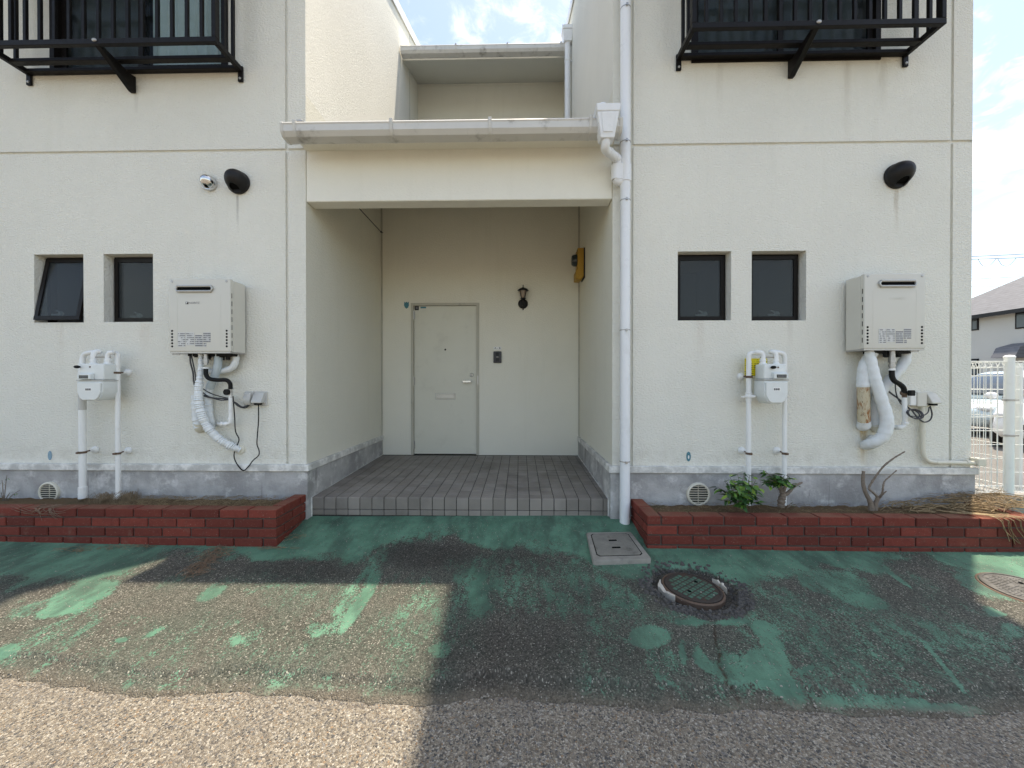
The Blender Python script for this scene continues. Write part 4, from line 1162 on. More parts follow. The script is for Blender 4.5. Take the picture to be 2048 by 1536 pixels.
pipe('gas_pipe', M_white, h1, [(461, 790, -.13), (461, 815, -.13), (461, 838, -.13), (459, 846, -.13), (452, 848, -.12), (440, 848, -.06), (436, 848, -.004)], .014, steps=4)
m = MB()
for q in ((461, 838), (452, 848), (444, 848)):
    a = P(*q, -.125 if q[0] > 450 else -.09); m.ball(a, .021, .021, .021, 10, 8)
m.build('elbow_fitting', M_white, h1)
m = MB(); 
m.tube(pth((380, 706, -.13), (381, 725, -.13), (386, 745, -.12), (388, 765, -.11), (396, 785, -.10), (420, 795, -.08), (452, 798, -.07), (470, 805, -.05), (484, 814, -.04), (498, 810, -.03)), .0065, 6)
m.tube(pth((383, 712, -.12), (390, 745, -.11), (394, 770, -.1), (412, 790, -.08), (440, 800, -.07), (462, 800, -.06), (476, 812, -.04), (490, 816, -.03), (499, 810, -.03)), .005, 6)
m.tube(pth((395, 770, -.09), (420, 786, -.075), (445, 794, -.06), (462, 797, -.05)), .0045, 6); m.build('control_cable', M_cable, h1)
m = MB(); a = P(380, 708, -.13); m.cyl((a[0], -.13, a[2] + .02), (a[0], -.13, a[2] - .018), .015, n=10); m.build('cable_gland', M_rubber, h1)
pipe('power_cord', M_rubber, h1, [(466, 792, -.05), (469, 830, -.04), (471, 862, -.035), (478, 879, -.035), (472, 895, -.035), (468, 912, -.035), (474, 928, -.04), (486, 941, -.045), (496, 934, -.045), (506, 921, -.04), (517, 911, -.04), (518, 901, -.04), (514, 888, -.04), (515, 868, -.04), (517, 840, -.045), (517, 806, -.05)], .0045, 6)
# outlets beside it
def outlet(label, p0, p1, mt, hooded, group, body_d=.05):
    x0, z1 = F(*p0, -.02); x1, z0 = F(*p1, -.02)
    t = thing('outdoor_outlet', label, 'outlet', ((x0 + x1) / 2, 0, z0), group)
    MB().box(x0, x1, -.016, -.001, z0, z1).build('back_plate', mt, t, bevel=.004)
    w = x1 - x0; m = MB(); h = z1 - z0
    if hooded: m.prism([(-.0165, z1 - h * .08), (-.030, z1 - h * .08), (-.075, z0 + h * .32), (-.075, z0 + h * .22), (-.0165, z0 + h * .22)], 'x', x0 + w * .06, x1 - w * .1)
    else: m.prism([(-.0165, z1 - h * .06), (-.04, z1 - h * .12), (-.055, z0 + h * .4), (-.04, z0 + h * .1), (-.0165, z0 + h * .04)], 'x', x0 + w * .12, x1 - w * .12)
    m.build('cover', mt, t, bevel=.004)
    if hooded:
        m = MB(); m.box(x0 + w * .25, x1 - w * .3, -.06, -.02, z0 + h * .08, z0 + h * .215); m.build('plug', M_rubber, t, bevel=.003)
    return t
outlet('pale grey blank wall box left of a hooded outlet with a cord', (488, 783), (506, 812), M_box, False, 'small electrical boxes by the heaters')
outlet('grey hooded outdoor outlet with the long black cord plugged in', (508, 783), (532, 812), M_box, True, 'small electrical boxes by the heaters')

# --- right heater
h2 = heater('beige water heater with a blank embossed front and a rust-streaked pipe below', (1729, 547), (1851, 700), False)
def m_rustpipe():
    t = NT('rust_streaked_pipe'); p = t.pos()
    c = t.mix(t.noise(p, 20, 4), (.60, .55, .42), (.50, .42, .27))
    c = t.mix(t.rng(t.noise(t.scale(p, (34, 34, 9)), 1, 5, .7), .46, .60), c, (.30, .12, .035))
    c = t.mix(t.rng(t.noise(t.scale(p, (40, 40, 12)), 1.3, 5, .7), .58, .68), c, (.10, .035, .012))
    t.bump(t.noise(p, 80, 4), .002); return t.out(c, .75)
pipe('rusty_pipe', m_rustpipe(), h2, [(1727, 765, -.09), (1727, 800, -.085), (1728, 846, -.07)], .043, n=18)
pipe('insulated_pipe', M_wrap, h2, [(1747, 704, -.09), (1738, 716, -.095), (1730, 732, -.095), (1727, 755, -.092), (1727, 774, -.09)], [.036, .044, .046, .046, .0465], rip=(.02, .003, 4))
pipe('pipe_end', M_wrap, h2, [(1728, 842, -.075), (1728, 852, -.055), (1722, 850, -.004)], [.046, .043, .036], rip=(.012, .008, 3))
pipe('insulated_pipe', M_wrap, h2, [(1812, 702, -.07), (1809, 722, -.075), (1793, 745, -.07), (1770, 772, -.055), (1756, 800, -.05), (1751, 830, -.05), (1752, 850, -.04)], [.030, .040, .041, .038, .042, .043, .043], rip=(.02, .004, 4))
pipe('pipe_end', M_conduit, h2, [(1752, 846, -.045), (1753, 856, -.03), (1754, 858, -.004)], [.043, .038, .03])
pipe('insulated_pipe', M_wrap, h2, [(1738, 702, -.14), (1742, 720, -.145), (1751, 760, -.15), (1763, 800, -.15), (1772, 830, -.15), (1773, 852, -.145), (1766, 872, -.13), (1750, 884, -.10), (1738, 888, -.06), (1730, 890, -.004)], [.030, .036, .040, .042, .044, .046, .046, .044, .042, .04], rip=(.018, .004, 4))
pipe('wall_seal', M_wrap, h2, [(1752, 878, -.05), (1744, 885, -.02), (1742, 886, -.002)], [.046, .05, .05], rip=(.008, .014, 3))
pipe('gas_hose', M_rubber, h2, [(1784, 735, -.15), (1784, 752, -.15), (1789, 762, -.15), (1799, 768, -.145), (1807, 776, -.14), (1808, 786, -.135)], .0185)
m = MB(); a = P(1784, 720, -.15); m.cyl((a[0], -.15, a[2] + .09), (a[0], -.15, a[2] - .07), .019, n=12); m.cyl((a[0], -.15, a[2] + .02), (a[0], -.15, a[2] - .02), .025, n=6); m.cyl((a[0], -.15, a[2] - .035), (a[0], -.15, a[2] - .055), .024, n=12); m.build('hose_nut', M_steel, h2)
m = MB(); a = P(1784, 739, -.15); m.cyl((a[0], -.15, a[2] - .008), (a[0], -.15, a[2] + .008), .023, n=14); m.build('hose_band', M_white, h2)
m = MB(); a = P(1809, 786, -.13); m.cyl((a[0], -.13, a[2] + .035), (a[0], -.13, a[2] - .05), .016, n=12); m.ball((a[0] - .005, -.13, a[2]), .028, .022, .026, 10, 8); v = m.build('gas_valve', M_rusty, h2)
m = MB(); m.box(a[0] - .002, a[0] + .038, -.185, -.15, a[2] - .022, a[2] + .024); m.build('valve_knob', M_rubber, v, bevel=.006)
pipe('gas_pipe', M_white, h2, [(1809, 795, -.13), (1809, 825, -.13), (1810, 846, -.13), (1806, 853, -.13), (1798, 855, -.12), (1790, 855, -.06), (1787, 855, -.004)], .0165, steps=4)
m = MB()
for q in ((1810, 847, -.13), (1800, 855, -.122), (1793, 855, -.09)): m.ball(P(*q), .023, .023, .022, 10, 8)
m.build('elbow_fitting', M_white, h2)
m = MB()
m.tube(pth((1768, 772, -.04), (1780, 785, -.04), (1795, 796, -.05), (1806, 806, -.05), (1816, 815, -.045), (1826, 822, -.04)), .0065, 6)
m.tube(pth((1790, 755, -.09), (1792, 785, -.06), (1800, 805, -.05), (1812, 815, -.04)), .0045, 6)
c0 = P(1806, 826, -.075)
for rr_, yo in ((.058, 0), (.052, .012), (.062, -.01)):
    m.tube([(c0[0] + rr_ * math.cos(a_) * .9, -.17 + yo + .02 * math.sin(a_), c0[2] + rr_ * .62 * math.sin(a_)) for a_ in [k * math.pi / 8 for k in range(17)]], .0045, 6)
m.tube(pth((1822, 818, -.05), (1835, 835, -.05), (1848, 844, -.05), (1860, 840, -.05), (1864, 828, -.05), (1860, 812, -.05)), .0055, 6)
m.tube(pth((1822, 832, -.05), (1840, 833, -.05), (1855, 826, -.05), (1858, 814, -.05)), .004, 6); m.build('control_cable', M_cable, h2)
m = MB(); a, b = F(1816, 786, -.03), F(1829, 811, -.03); m.box(a[0], b[0], -.05, -.002, b[1], a[1]); 
tag(m.build('junction_box', M_paper, bevel=.005), 'little white junction box behind the gas valve', 'junction box', 'small electrical boxes by the heaters')
t = outlet('hooded cream outlet on a block, feeding the conduit pipe', (1850, 784), (1873, 813), M_boxcream, True, 'small electrical boxes by the heaters')
a, b = F(1833, 784, -.05), F(1852, 813, -.05); MB().box(a[0], b[0], -.06, -.001, b[1], a[1]).build('mounting_block', M_boxcream, t, bevel=.004)
cd = thing('conduit_pipe', 'cream conduit bending along the wall foot to the building corner', 'conduit', P(1845, 925, -.03))
pipe('pipe', M_conduit, cd, [(1845, 812, -.032), (1845, 850, -.032), (1845, 895, -.032), (1847, 910, -.032), (1854, 920, -.032), (1866, 924, -.032), (1900, 925, -.032), (1948, 926, -.032)], .0175, steps=5)
for q in ((1845, 862), (1875, 925), (1935, 925)):
    a = P(*q, -.032); m = MB()
    m.cyl((a[0], a[1], a[2] - .012), (a[0], a[1], a[2] + .012), .021, n=14) if q[0] == 1845 else m.cyl((a[0] - .014, a[1], a[2]), (a[0] + .014, a[1], a[2]), .021, n=14)
    m.build('coupling', M_conduit, cd)
a = P(1952, 924, -.03); MB().box(a[0] - .02, a[0] + .05, -.065, .0, a[2] - .03, a[2] + .035).build('corner_box', M_conduit, cd, bevel=.005)

# ================================================================== GAS METERS
def gas_meter(label, xl, xr, ztop_px, flip, zpx):
    """body between pixels xl..xr of its front plate; flip: supply riser on the left"""
    yf, yb_ = -.245, -.095
    x0, x1 = F(xl, 780, yf)[0], F(xr, 780, yf)[0]; xc = (x0 + x1) / 2; W = x1 - x0
    z1, zm, z0 = (F(xc, y, yf)[1] for y in zpx)
    t = thing('gas_meter', label, 'gas meter', (xc, -.15, z0), 'gas meters on white pipes')
    # lower casing with rounded belly
    poly = [(x0, zm), (x1, zm), (x1, z0 + .07), (x1 - .025, z0 + .02), (x1 - .05, z0), (x0 + .05, z0), (x0 + .025, z0 + .02), (x0, z0 + .07)]
    m = MB(); m.prism(poly, 'y', yf + .012, yb_); m.build('lower_case', M_meter, t, bevel=.008, seg=2)
    pl = [(xc + (a - xc) * .90, zm - .012 + (b - zm) * .90) for a, b in poly]
    m = MB(); m.prism(pl, 'y', yf, yf + .0115); fpl = m.build('face_plate', M_meter, t, bevel=.004)
    m = MB()
    for a, b in ((x0 + .012, zm - .02), (x1 - .012, zm - .02), (x0 + .012, zm - .09), (x1 - .012, zm - .09), (x1 - .035, z0 + .03), (x0 + .035, z0 + .03)): m.ball((a, yf + .010, b), .008, .006, .008, 8, 6)
    m.build('case_screws', M_meter, t)
    MB().box(xc - .028, xc + .028, yf - .0012, yf - .0002, zm - .085, zm - .055).build('number_label', M_paper, fpl)
    m = MB(); 
    for k in range(6): m.box(xc - .024 + k * .008, xc - .0185 + k * .008 - (k % 2) * .002, yf - .0022, yf - .0013, zm - .078, zm - .062)
    m.build('number_print', M_ink, fpl)
    MB().box(x0 - .004, x1 + .004, yf + .004, yb_ + .004, zm, zm + .010).build('rim', M_box, t, bevel=.003)
    sh = 0.006
    m = MB(); m.box(x0 + sh, x1 - sh, yf + .022, yb_ - .006, zm + .0105, z1); m.build('upper_case', M_meter, t, bevel=.014, seg=3)
    cx = xc + (.028 if flip else -.028)
    m = MB(); m.prism([(yf + .021, zm + .012), (yf - .012, zm + .014), (yf - .012, zm + .055), (yf + .021, zm + .066)], 'x', cx - .055, cx + .055); ct = m.build('counter_housing', M_meter, t, bevel=.003)
    MB().box(cx - .038, cx + .038, yf - .0135, yf - .0125, zm + .021, zm + .047).build('counter_window', M_display, ct)
    m = MB()
    for k in range(6): m.box(cx - .03 + k * .0105, cx - .0235 + k * .0105, yf - .0146, yf - .0138, zm + .027, zm + .042)
    m.build('counter_digits', M_inkgrey, ct)
    m = MB(); ax = x0 + W * (.38 if flip else .02); m.ball((ax, yf + .008, z1 - .028), .021, .02, .013, 12, 8); m.build('signal_lamp', M_rubber, t)
    MB().lathe([(.007, 0), (.006, .004)], (x0 + W * (.62 if flip else .45), yf + .022, z1 - .028), 'y', 8).build('seal_screw', M_rusty, t)
    # unions on top
    ul, ur = x0 + W * .22, x1 - W * .22; zt = z1 + .075
    for x in (ul, ur):
        m = MB(); m.lathe([(.028, 0), (.028, .012), (.021, .014), (.021, .026), (.024, .028), (.024, .042), (.018, .044), (.018, .058)], (x, -.15, z1 - .002), 'z', 14); m.build('union', M_white, t)
    m = MB(); m.box(ul - .02, ur + .02, -.156, -.144, z1 + .056, z1 + .0605); m.build('hanger_bar', M_rusty, t)
    return t, ul, ur, z1 + .056
def rose(t, pxy, pipe_x, pipe_y, r):
    X, Z = F(*pxy)
    m = MB(); m.lathe([(.032, .001), (.031, .012), (.018, .026), (.012, .03), (.011, .05)], (X, 0, Z), 'y', 18); c = m.build('wall_rose', M_white, t)
    m = MB(); m.tube([(X, -.045, Z), (X + (pipe_x - X) * .5, (pipe_y - .045) / 2, Z - .004), (pipe_x, pipe_y + r, Z - .006)], .006, 8, smooth=False); m.cyl((pipe_x, pipe_y, Z - .014), (pipe_x, pipe_y, Z + .004), r + .003, n=16)
    m.box(pipe_x - .01, pipe_x + .01, pipe_y - r - .02, pipe_y - r, Z - .013, Z + .003); m.build('pipe_clamp', M_rusty, c)
# left
gm, ul, ur, zt = gas_meter('pale gas meter on white pipes, left of the cord-looped heater', 151, 203, 727, False, (727, 762, 801))
ypl = -.105
xa = F(165, 880, ypl)[0]; xb = F(236, 880, ypl)[0]
zs = ZL - .02
m = MB(); m.cyl((xa, ypl, zs), (xa, ypl, zt - .05), .0245, n=18); m.build('riser_pipe', M_white, gm)
m = MB(); m.cyl((xa, ypl, zs), (xa, ypl, zs + .10), .030, n=18); m.cyl((xa, ypl, zs + .035), (xa, ypl, zs + .042), .0315, n=18); m.build('pipe_socket', M_white, gm)
m = MB(); m.cyl((xa, ypl, zt - .45), (xa, ypl, zt - .25), .0252, n=18); m.build('pipe_tape', M_box, gm)
m = MB(); m.tube([(ul, -.15, zt - .01), (ul, -.15, zt + .02), (ul + .005, -.14, zt + .045), (ul + .01, -.12, zt + .05), (xa + .02, -.10, zt + .03), (xa, ypl, zt - .06)], .020, 14); m.build('elbow', M_white, gm)
m = MB(); m.tube([(ur, -.15, zt - .01), (ur, -.15, zt + .015), (ur + .012, -.148, zt + .038), (ur + .035, -.145, zt + .042), (xb - .04, -.11, zt + .042), (xb - .012, ypl, zt + .035), (xb, ypl, zt + .012), (xb, ypl, zt - .03)], .018, 14); m.build('elbow', M_white, gm)
m = MB(); m.cyl((xb, ypl, zs + .01), (xb, ypl, zt - .025), .018, n=16); m.build('riser_pipe', M_white, gm)
m = MB(); m.cyl((xb, ypl, zs), (xb, ypl, zs + .035), .032, .024, n=16); m.build('pipe_socket', M_white, gm)
for q, x, r in (((257, 745), xb, .018), ((258, 901), xb, .018), ((192, 899), xa, .0245)): rose(gm, q, x, ypl, r)
# right
gm, ul, ur, zt = gas_meter('pale gas meter with a yellow notice behind its pipe', 1530, 1578, 727, True, (729, 761, 806))
ypr = -.105
xa = F(1497, 880, ypr)[0]; xb = F(1569, 880, ypr)[0]; zs = ZR - .02
m = MB(); m.cyl((xa, ypr, zs), (xa, ypr, zt - .03), .0195, n=18); m.build('riser_pipe', M_white, gm)
m = MB(); zz_ = F(1497, 793, ypr)[1]
m.lathe([(.024, -.035), (.024, -.012), (.036, -.008), (.036, .008), (.024, .012), (.026, .03), (.02, .034)], (xa, ypr, zz_), 'z', 16); m.ball((xa + .02, ypr - .02, zz_), .03, .022, .016, 10, 8); m.box(xa - .06, xa - .02, ypr - .006, ypr + .006, zz_ - .008, zz_ + .004); m.build('shutoff_valve', M_white, gm, bevel=.0)
m = MB(); m.tube([(xa, ypr, zt - .035), (xa, ypr, zt + .012), (xa + .012, ypr, zt + .036), (xa + .04, ypr - .01, zt + .042), (ul - .035, -.14, zt + .042), (ul - .012, -.148, zt + .038), (ul, -.15, zt + .015), (ul, -.15, zt - .01)], .0185, 14); m.build('elbow', M_white, gm)
m = MB(); m.tube([(ur, -.15, zt - .01), (ur, -.15, zt + .02), (ur - .01, -.145, zt + .042), (ur - .015, -.12, zt + .048), (xb - .02, -.108, zt + .035), (xb, ypr, zt - .02)], .0185, 14); m.build('elbow', M_white, gm)
m = MB(); m.cyl((xb, ypr, zs), (xb, ypr, zt - .015), .0175, n=16); m.build('riser_pipe', M_white, gm)
for q, x, r in (((1481, 753), xa, .0195), ((1483, 901), xa, .0195), ((1553, 901), xb, .0175)): rose(gm, q, x, ypr, r)
a, b = F(1489, 717, -.08), F(1534, 752, -.08); m = MB(); m.box(a[0], b[0], -.084, -.082, b[1], a[1])
nt = m.build('notice_card', M_yellowprint); tag(nt, 'yellow printed notice card tied behind the gas pipe', 'notice')

# ================================================================== PORCH FITTINGS
# carriage lamp
lx, lz = F(1046, 608, YB); t = thing('wall_lamp', 'black carriage wall lamp with a faded glass, right of the door', 'lamp', (lx, YB, lz - .08))
yl = YB - .085
m = MB(); m.ball((lx, YB - .012, lz), .066, .022, .066, 20, 12); m.lathe([(.064, 0), (.064, .01), (.04, .024)], (lx, YB, lz), 'y', 24); m.build('back_plate', M_black_paint, t)
m = MB(); m.tube([(lx, YB - .02, lz - .01), (lx, YB - .06, lz - .03), (lx, yl, lz + .01), (lx, yl, lz + .05)], .010, 8); m.cyl((lx, YB - .02, lz - .06), (lx, YB - .02, lz - .085), .008, n=8); m.build('arm', M_black_paint, t)
m = MB(); z0 = lz + .05
m.lathe([(.034, 0), (.04, .008), (.030, .012)], (lx, yl, z0), 'z', 8)
m.lathe([(.074, .108), (.070, .122), (.05, .135), (.022, .146), (.006, .150), (.006, .185), (.002, .188)], (lx, yl, z0), 'z', 8); m.lathe([(.062, .104), (.074, .109)], (lx, yl, z0), 'z', 8)
for k in range(4):
    a = math.pi / 4 + k * math.pi / 2; m.tube([(lx + .034 * math.cos(a), yl + .034 * math.sin(a), z0 + .01), (lx + .058 * math.cos(a), yl + .058 * math.sin(a), z0 + .108)], .005, 6)
m.build('lantern_cage', M_black_paint, t)
m = MB(); m.lathe([(.029, .013), (.050, .104)], (lx, yl, z0), 'z', 16); m.build('lamp_glass', M_lampglass, t)
# intercom and name plate
a, b = F(987, 703, YB), F(1003, 726, YB); t = thing('intercom', 'dark grey door intercom on the cream wall, under a name plate', 'intercom', ((a[0] + b[0]) / 2, YB, b[1]))
MB().box(a[0], b[0], YB - .028, YB - .001, b[1], a[1]).build('housing', M_cable, t, bevel=.006)
w = b[0] - a[0]; h = a[1] - b[1]
MB().box(a[0] + w * .28, b[0] - w * .28, YB - .032, YB - .0285, b[1] + h * .12, a[1] - h * .12).build('face', M_ink, t, bevel=.002)
MB().box(a[0] + w * .36, b[0] - w * .36, YB - .034, YB - .0325, b[1] + h * .49, b[1] + h * .53).build('button_line', M_steel, t)
a, b = F(987, 693.5, YB), F(1003, 699.5, YB); t = thing('name_plate', 'small white name plate lettered A - B above the intercom', 'name plate', ((a[0] + b[0]) / 2, YB, b[1]))
MB().box(a[0], b[0], YB - .006, YB - .001, b[1], a[1]).build('plate', M_paper, t, bevel=.001)
for s_, ox in (('A', -.028), ('-', 0), ('B', .03)):
    vs, fs = text_mb(s_, .036); cx, cz = (a[0] + b[0]) / 2 + ox, (a[1] + b[1]) / 2
    m = MB(); m.add([(cx + q[0] * 1.1, YB - .0072, cz + q[1]) for q in vs], fs); m.build('letter', M_ink, t, smooth=False)
# electricity meter box on the right flank
yw = 1.40; zt_, zb_ = F(1160, 495, yw)[1], F(1160, 558, yw)[1]
t = thing('electric_meter', 'mustard yellow meter box with glass dial on the porch side wall', 'electric meter', (XR - .05, yw, zb_))
MB().box(XR - .016, XR - .001, yw + .001, yw + .21, zb_ + .02, zt_).build('back_board', M_ink, t)
m = MB(); x = XR - .0165
m.prism([(x, zb_ + .03), (x - .03, zb_), (x - .098, zb_ + .005), (x - .098, zb_ + .10), (x - .074, zb_ + .135), (x - .074, zt_ - .004), (x, zt_ - .004)], 'y', yw, yw + .19); m.build('housing', M_yellowbox, t, bevel=.004)
m = MB(); cz = zt_ - .13; m.lathe([(.075, 0), (.072, .03), (.066, .05), (.055, .062), (.03, .066)], (0, 0, 0), 'x', 24)
m.v = [(x - .0745 - a, yw + .095 + b, cz + c) for a, b, c in m.v]; m.build('dial_glass', M_lampclear if False else M_display, t)
# stickers on the walls
a = P(813, 610, YB - .002); m = MB(); sh = [(-.03, .045), (-.012, .032), (0, .045), (.012, .032), (.03, .045), (.034, -.005), (.02, -.035), (0, -.05), (-.02, -.035), (-.034, -.005)]
m.prism([(a[0] + p, a[2] + q) for p, q in sh], 'y', YB - .003, YB - .001); st = m.build('shield_sticker', M_teal); tag(st, 'tiny teal shield-shaped sticker beside the top of the door', 'sticker')
def oval(label, c, mt, w, h, mark):
    a = P(*c, -.001); m = MB(); m.prism([(a[0] + w * math.cos(k * math.pi / 12), a[2] + h * math.sin(k * math.pi / 12)) for k in range(24)], 'y', -.0032, -.001)
    o = m.build('oval_sticker', mt); tag(o, label, 'sticker', 'oval stickers low on the wall')
    if mark:
        m = MB(); m.prism([(a[0] + w * .35 * math.cos(k * math.pi / 8), a[2] - h * .1 + h * .4 * math.sin(k * math.pi / 8)) for k in range(16)], 'y', -.0042, -.0034); m.build('mark', M_paper, o)
oval('faded plain blue oval sticker low on the wall near the thick gas pipe', (100, 911), M_bluesticker, .018, .041, False)
oval('teal oval sticker with a white mark, low on the wall', (1377, 913), M_teal, .019, .042, True)

# ================================================================== COVERS IN THE PAVING
def lerp4(c, u, v): return tuple(c[0][i] * (1 - u) * (1 - v) + c[1][i] * u * (1 - v) + c[2][i] * u * v + c[3][i] * (1 - u) * v for i in range(3))
cs = [G(*q) for q in ((1172, 1067), (1262, 1065), (1304, 1127), (1186, 1131))]     # back-left, back-right, front-right, front-left
M_hatch = mat('hatch_concrete', (.27, .255, .22), .95, var=.3, vs=14, bump=.004, bs=90, dirt=.75, dcol=(.10, .095, .085), ds=9)
M_hatchlid = mat('hatch_lid_concrete', (.21, .20, .17), .95, var=.35, vs=14, bump=.004, bs=90, dirt=.8, dcol=(.06, .056, .05), ds=7)
hz_ = max(c[2] for c in cs) + .012
t = thing('hatch_cover', 'square grey concrete drain hatch with two slots, by the planter corner', 'hatch', (sum(c[0] for c in cs) / 4, sum(c[1] for c in cs) / 4, hz_ - .03))
cc = [(c[0], c[1], hz_ - .004 + (c[2] - hz_ + .012) * .5) for c in cs]
def slab(m, u0, u1, v0, v1, zt, zb, ch=.05):
    pts = [(u0 + ch, v0), (u1 - ch, v0), (u1, v0 + ch), (u1, v1 - ch), (u1 - ch, v1), (u0 + ch, v1), (u0, v1 - ch), (u0, v0 + ch)]
    top = [lerp4(cc, u, v) for u, v in pts]
    n = 8; m.add([(a, b, c + zt) for a, b, c in top] + [(a, b, c + zb) for a, b, c in top], [tuple(range(n)), tuple(range(2 * n - 1, n - 1, -1))] + [(i, (i + 1) % n, (i + 1) % n + n, i + n) for i in range(n)])
m = MB(); slab(m, 0, 1, 0, 1, .0, -.06, .03); m.build('hatch_frame', M_hatch, t, bevel=.006)
m = MB(); slab(m, .085, .90, .075, .88, .0015, -.02, .05); m.build('hatch_gap', M_dark, t)
m = MB(); slab(m, .10, .885, .09, .865, .0045, -.02, .05); lid = m.build('hatch_lid', M_hatchlid, t, bevel=.003)
for v in (.36, .62):
    m = MB(); slab(m, .41, .57, v - .025, v + .025, .0056, -.0, .005); m.build('lift_slot', M_dark, lid)

def manhole(label, c, R, rot, tilt, mt, green):
    t = thing('manhole_cover', label, 'manhole', (c[0], c[1], c[2] - .02), 'iron manhole covers in the paving')
    Rm = Matrix.Translation(Vector(c)) @ Matrix.Rotation(tilt[0], 4, 'X') @ Matrix.Rotation(tilt[1], 4, 'Y')
    def put(m): m.v = [tuple(Rm @ Vector(v)) for v in m.v]; return m
    put(MB().lathe([(R * 1.11, -.03), (R * 1.11, -.004), (R * 1.08, .001), (R * 1.035, .001), (R * 1.03, -.012)], (0, 0, 0), 'z', 48, cap=False)).build('iron_frame', M_rusty, t)
    put(MB().lathe([(R * .5, -.010), (R * 1.015, -.010), (R * 1.015, .006), (R * .985, .0085), (R * .93, .0085), (R * .925, .0045), (.001, .0045)], (0, 0, 0), 'z', 48, cap=False))  .build('lid', M_rustdark if green else M_lidgrey, t)
    pads = MB(); p = .033 if green else .024; n = int(R / p) + 2
    for i in range(-n, n + 1):
        for j in range(-n, n + 1):
            if green:
                x, y = (i + .5) * p, (j + .5) * p; hw = hh = p * .35
            else:
                x, y = (i + .5 * (j % 2)) * p * 1.6, j * p * .75; hw, hh = p * .62, p * .22
            if math.hypot(x, y) + max(hw, hh) < R * .92:
                if (not green) and math.hypot(x + .01, y) < R * .34 and abs(math.hypot(x + .01, y) - R * .2) > .015: continue
                ca, sa = math.cos(rot), math.sin(rot)
                q = [(x + a * hw, y + b * hh) for a, b in ((-1, -1), (1, -1), (1, 1), (-1, 1))]
                q = [(a * ca - b * sa, a * sa + b * ca) for a, b in q]
                pads.add([(a, b, .0046) for a, b in q] + [(a * .0 + b0[0] * 1, b0[1], .0075) for (a, _), b0 in zip(q, [((qq[0] - (x * ca - y * sa)) * .85 + x * ca - y * sa, (qq[1] - (x * sa + y * ca)) * .85 + x * sa + y * ca) for qq in q])],
                         [(4, 5, 6, 7), (0, 1, 5, 4), (1, 2, 6, 5), (2, 3, 7, 6), (3, 0, 4, 7)])
    tag(put(pads).build('tread_pattern', mt, t, smooth=False), kind='stuff')
    m = MB()
    for a in (.9, .9 + math.pi): m.lathe([(.012, .0078), (.012, .0085)], (R * .45 * math.cos(a), R * .45 * math.sin(a), 0), 'z', 12)
    put(m).build('lift_hole', M_dark, t)
    return t
mc = (mh[0] - .002, mh[1], mh[2] - .010)
mhT = manhole('tilted green manhole cover sunk in broken asphalt', mc, .165, math.radians(38), (math.radians(1.5), math.radians(2.5)), M_lidgreen, True)
c2 = G(2052, 1181)
manhole('grey iron manhole cover flush in the sunlit green paving', (c2[0], c2[1], c2[2] + .003), .185, math.radians(20), (math.radians(3), 0), M_lidgrey, False)
# white plastic sleeve shards and rubble round the sunken cover
for (a0_, a1_, r0, r1, z_, sc_) in ((158, 216, .188, .214, -.006, 1), (-10, 30, .190, .208, -.008, 1)):
    m = MB(); n = 9; vs = []
    for k in range(n):
        a = math.radians(a0_ + (a1_ - a0_) * k / (n - 1)); w_ = math.sin(math.pi * (k + .4) / (n - .2))
        ra, rb = r0 + rnd.uniform(0, .006), r0 + (r1 - r0) * (.3 + .7 * w_) * rnd.uniform(.75, 1.3); z_ = rnd.uniform(-.016, .004)
        for r_, z in ((ra, mh[2] - .04), (rb, mh[2] - .04), (rb, mh[2] + z_ * w_), (ra, mh[2] + z_ * w_ + .004)): vs.append((mh[0] + r_ * math.cos(a), mh[1] + r_ * math.sin(a), z))
    fs = [(k * 4 + i, k * 4 + (i + 1) % 4, k * 4 + 4 + (i + 1) % 4, k * 4 + 4 + i) for k in range(n - 1) for i in range(4)] + [(0, 1, 2, 3), ((n - 1) * 4 + 3, (n - 1) * 4 + 2, (n - 1) * 4 + 1, (n - 1) * 4)]
    m.add(vs, fs); m.build('broken_sleeve', mat('weathered_plastic', (.55, .51, .44), .8, var=.25, vs=30, bump=.004, bs=50, dirt=.9, dcol=(.3, .22, .15), ds=30), mhT)
def pebbles(name, mt, pts, rmin, rmax, label=None, cat=None):
    m = MB()
    for (x, y, z) in pts:
        r = rnd.uniform(rmin, rmax); a = rnd.random() * 6; k = rnd.uniform(.6, 1.4)
        vs = [(x + r * k * math.cos(a + i * 1.2566) * rnd.uniform(.7, 1.2), y + r * math.sin(a + i * 1.2566) * rnd.uniform(.7, 1.2), z - r * .2) for i in range(5)]
        ts = [(x + (v[0] - x) * .6, y + (v[1] - y) * .6, z + r * rnd.uniform(.4, .8)) for v in vs]
        m.add(vs + ts, [(i, (i + 1) % 5, (i + 1) % 5 + 5, i + 5) for i in range(5)] + [(5, 6, 7, 8, 9)])
    return tag(m.build(name, mt, smooth=False), label, cat, kind='stuff')
pts = []
for _ in range(900):
    a = rnd.uniform(0, 6.283); r = rnd.uniform(.84, 1.26)
    if math.sin(a) > .2 and rnd.random() < .75: continue
    x, y = mh[0] + .262 * r * math.cos(a), mh[1] + .245 * r * math.sin(a)
    pts.append((x, y, zg(x, y) - (.03 if r < .97 else 0)))
pebbles('asphalt_rubble', mat('rubble', (.085, .08, .075), .95, var=.6, vs=40), pts, .004, .017, 'dark crumbled asphalt rubble round the sunken manhole', 'rubble')
pts = []
for _ in range(700):
    x, y = rnd.uniform(-3.2, 3.8), rnd.uniform(-1.75, -.1)
    if (x < PXL and y > YFL - .01) or (x > PXR and y > YFR - .01): continue
    pts.append((x, y, zg(x, y) + .0005))
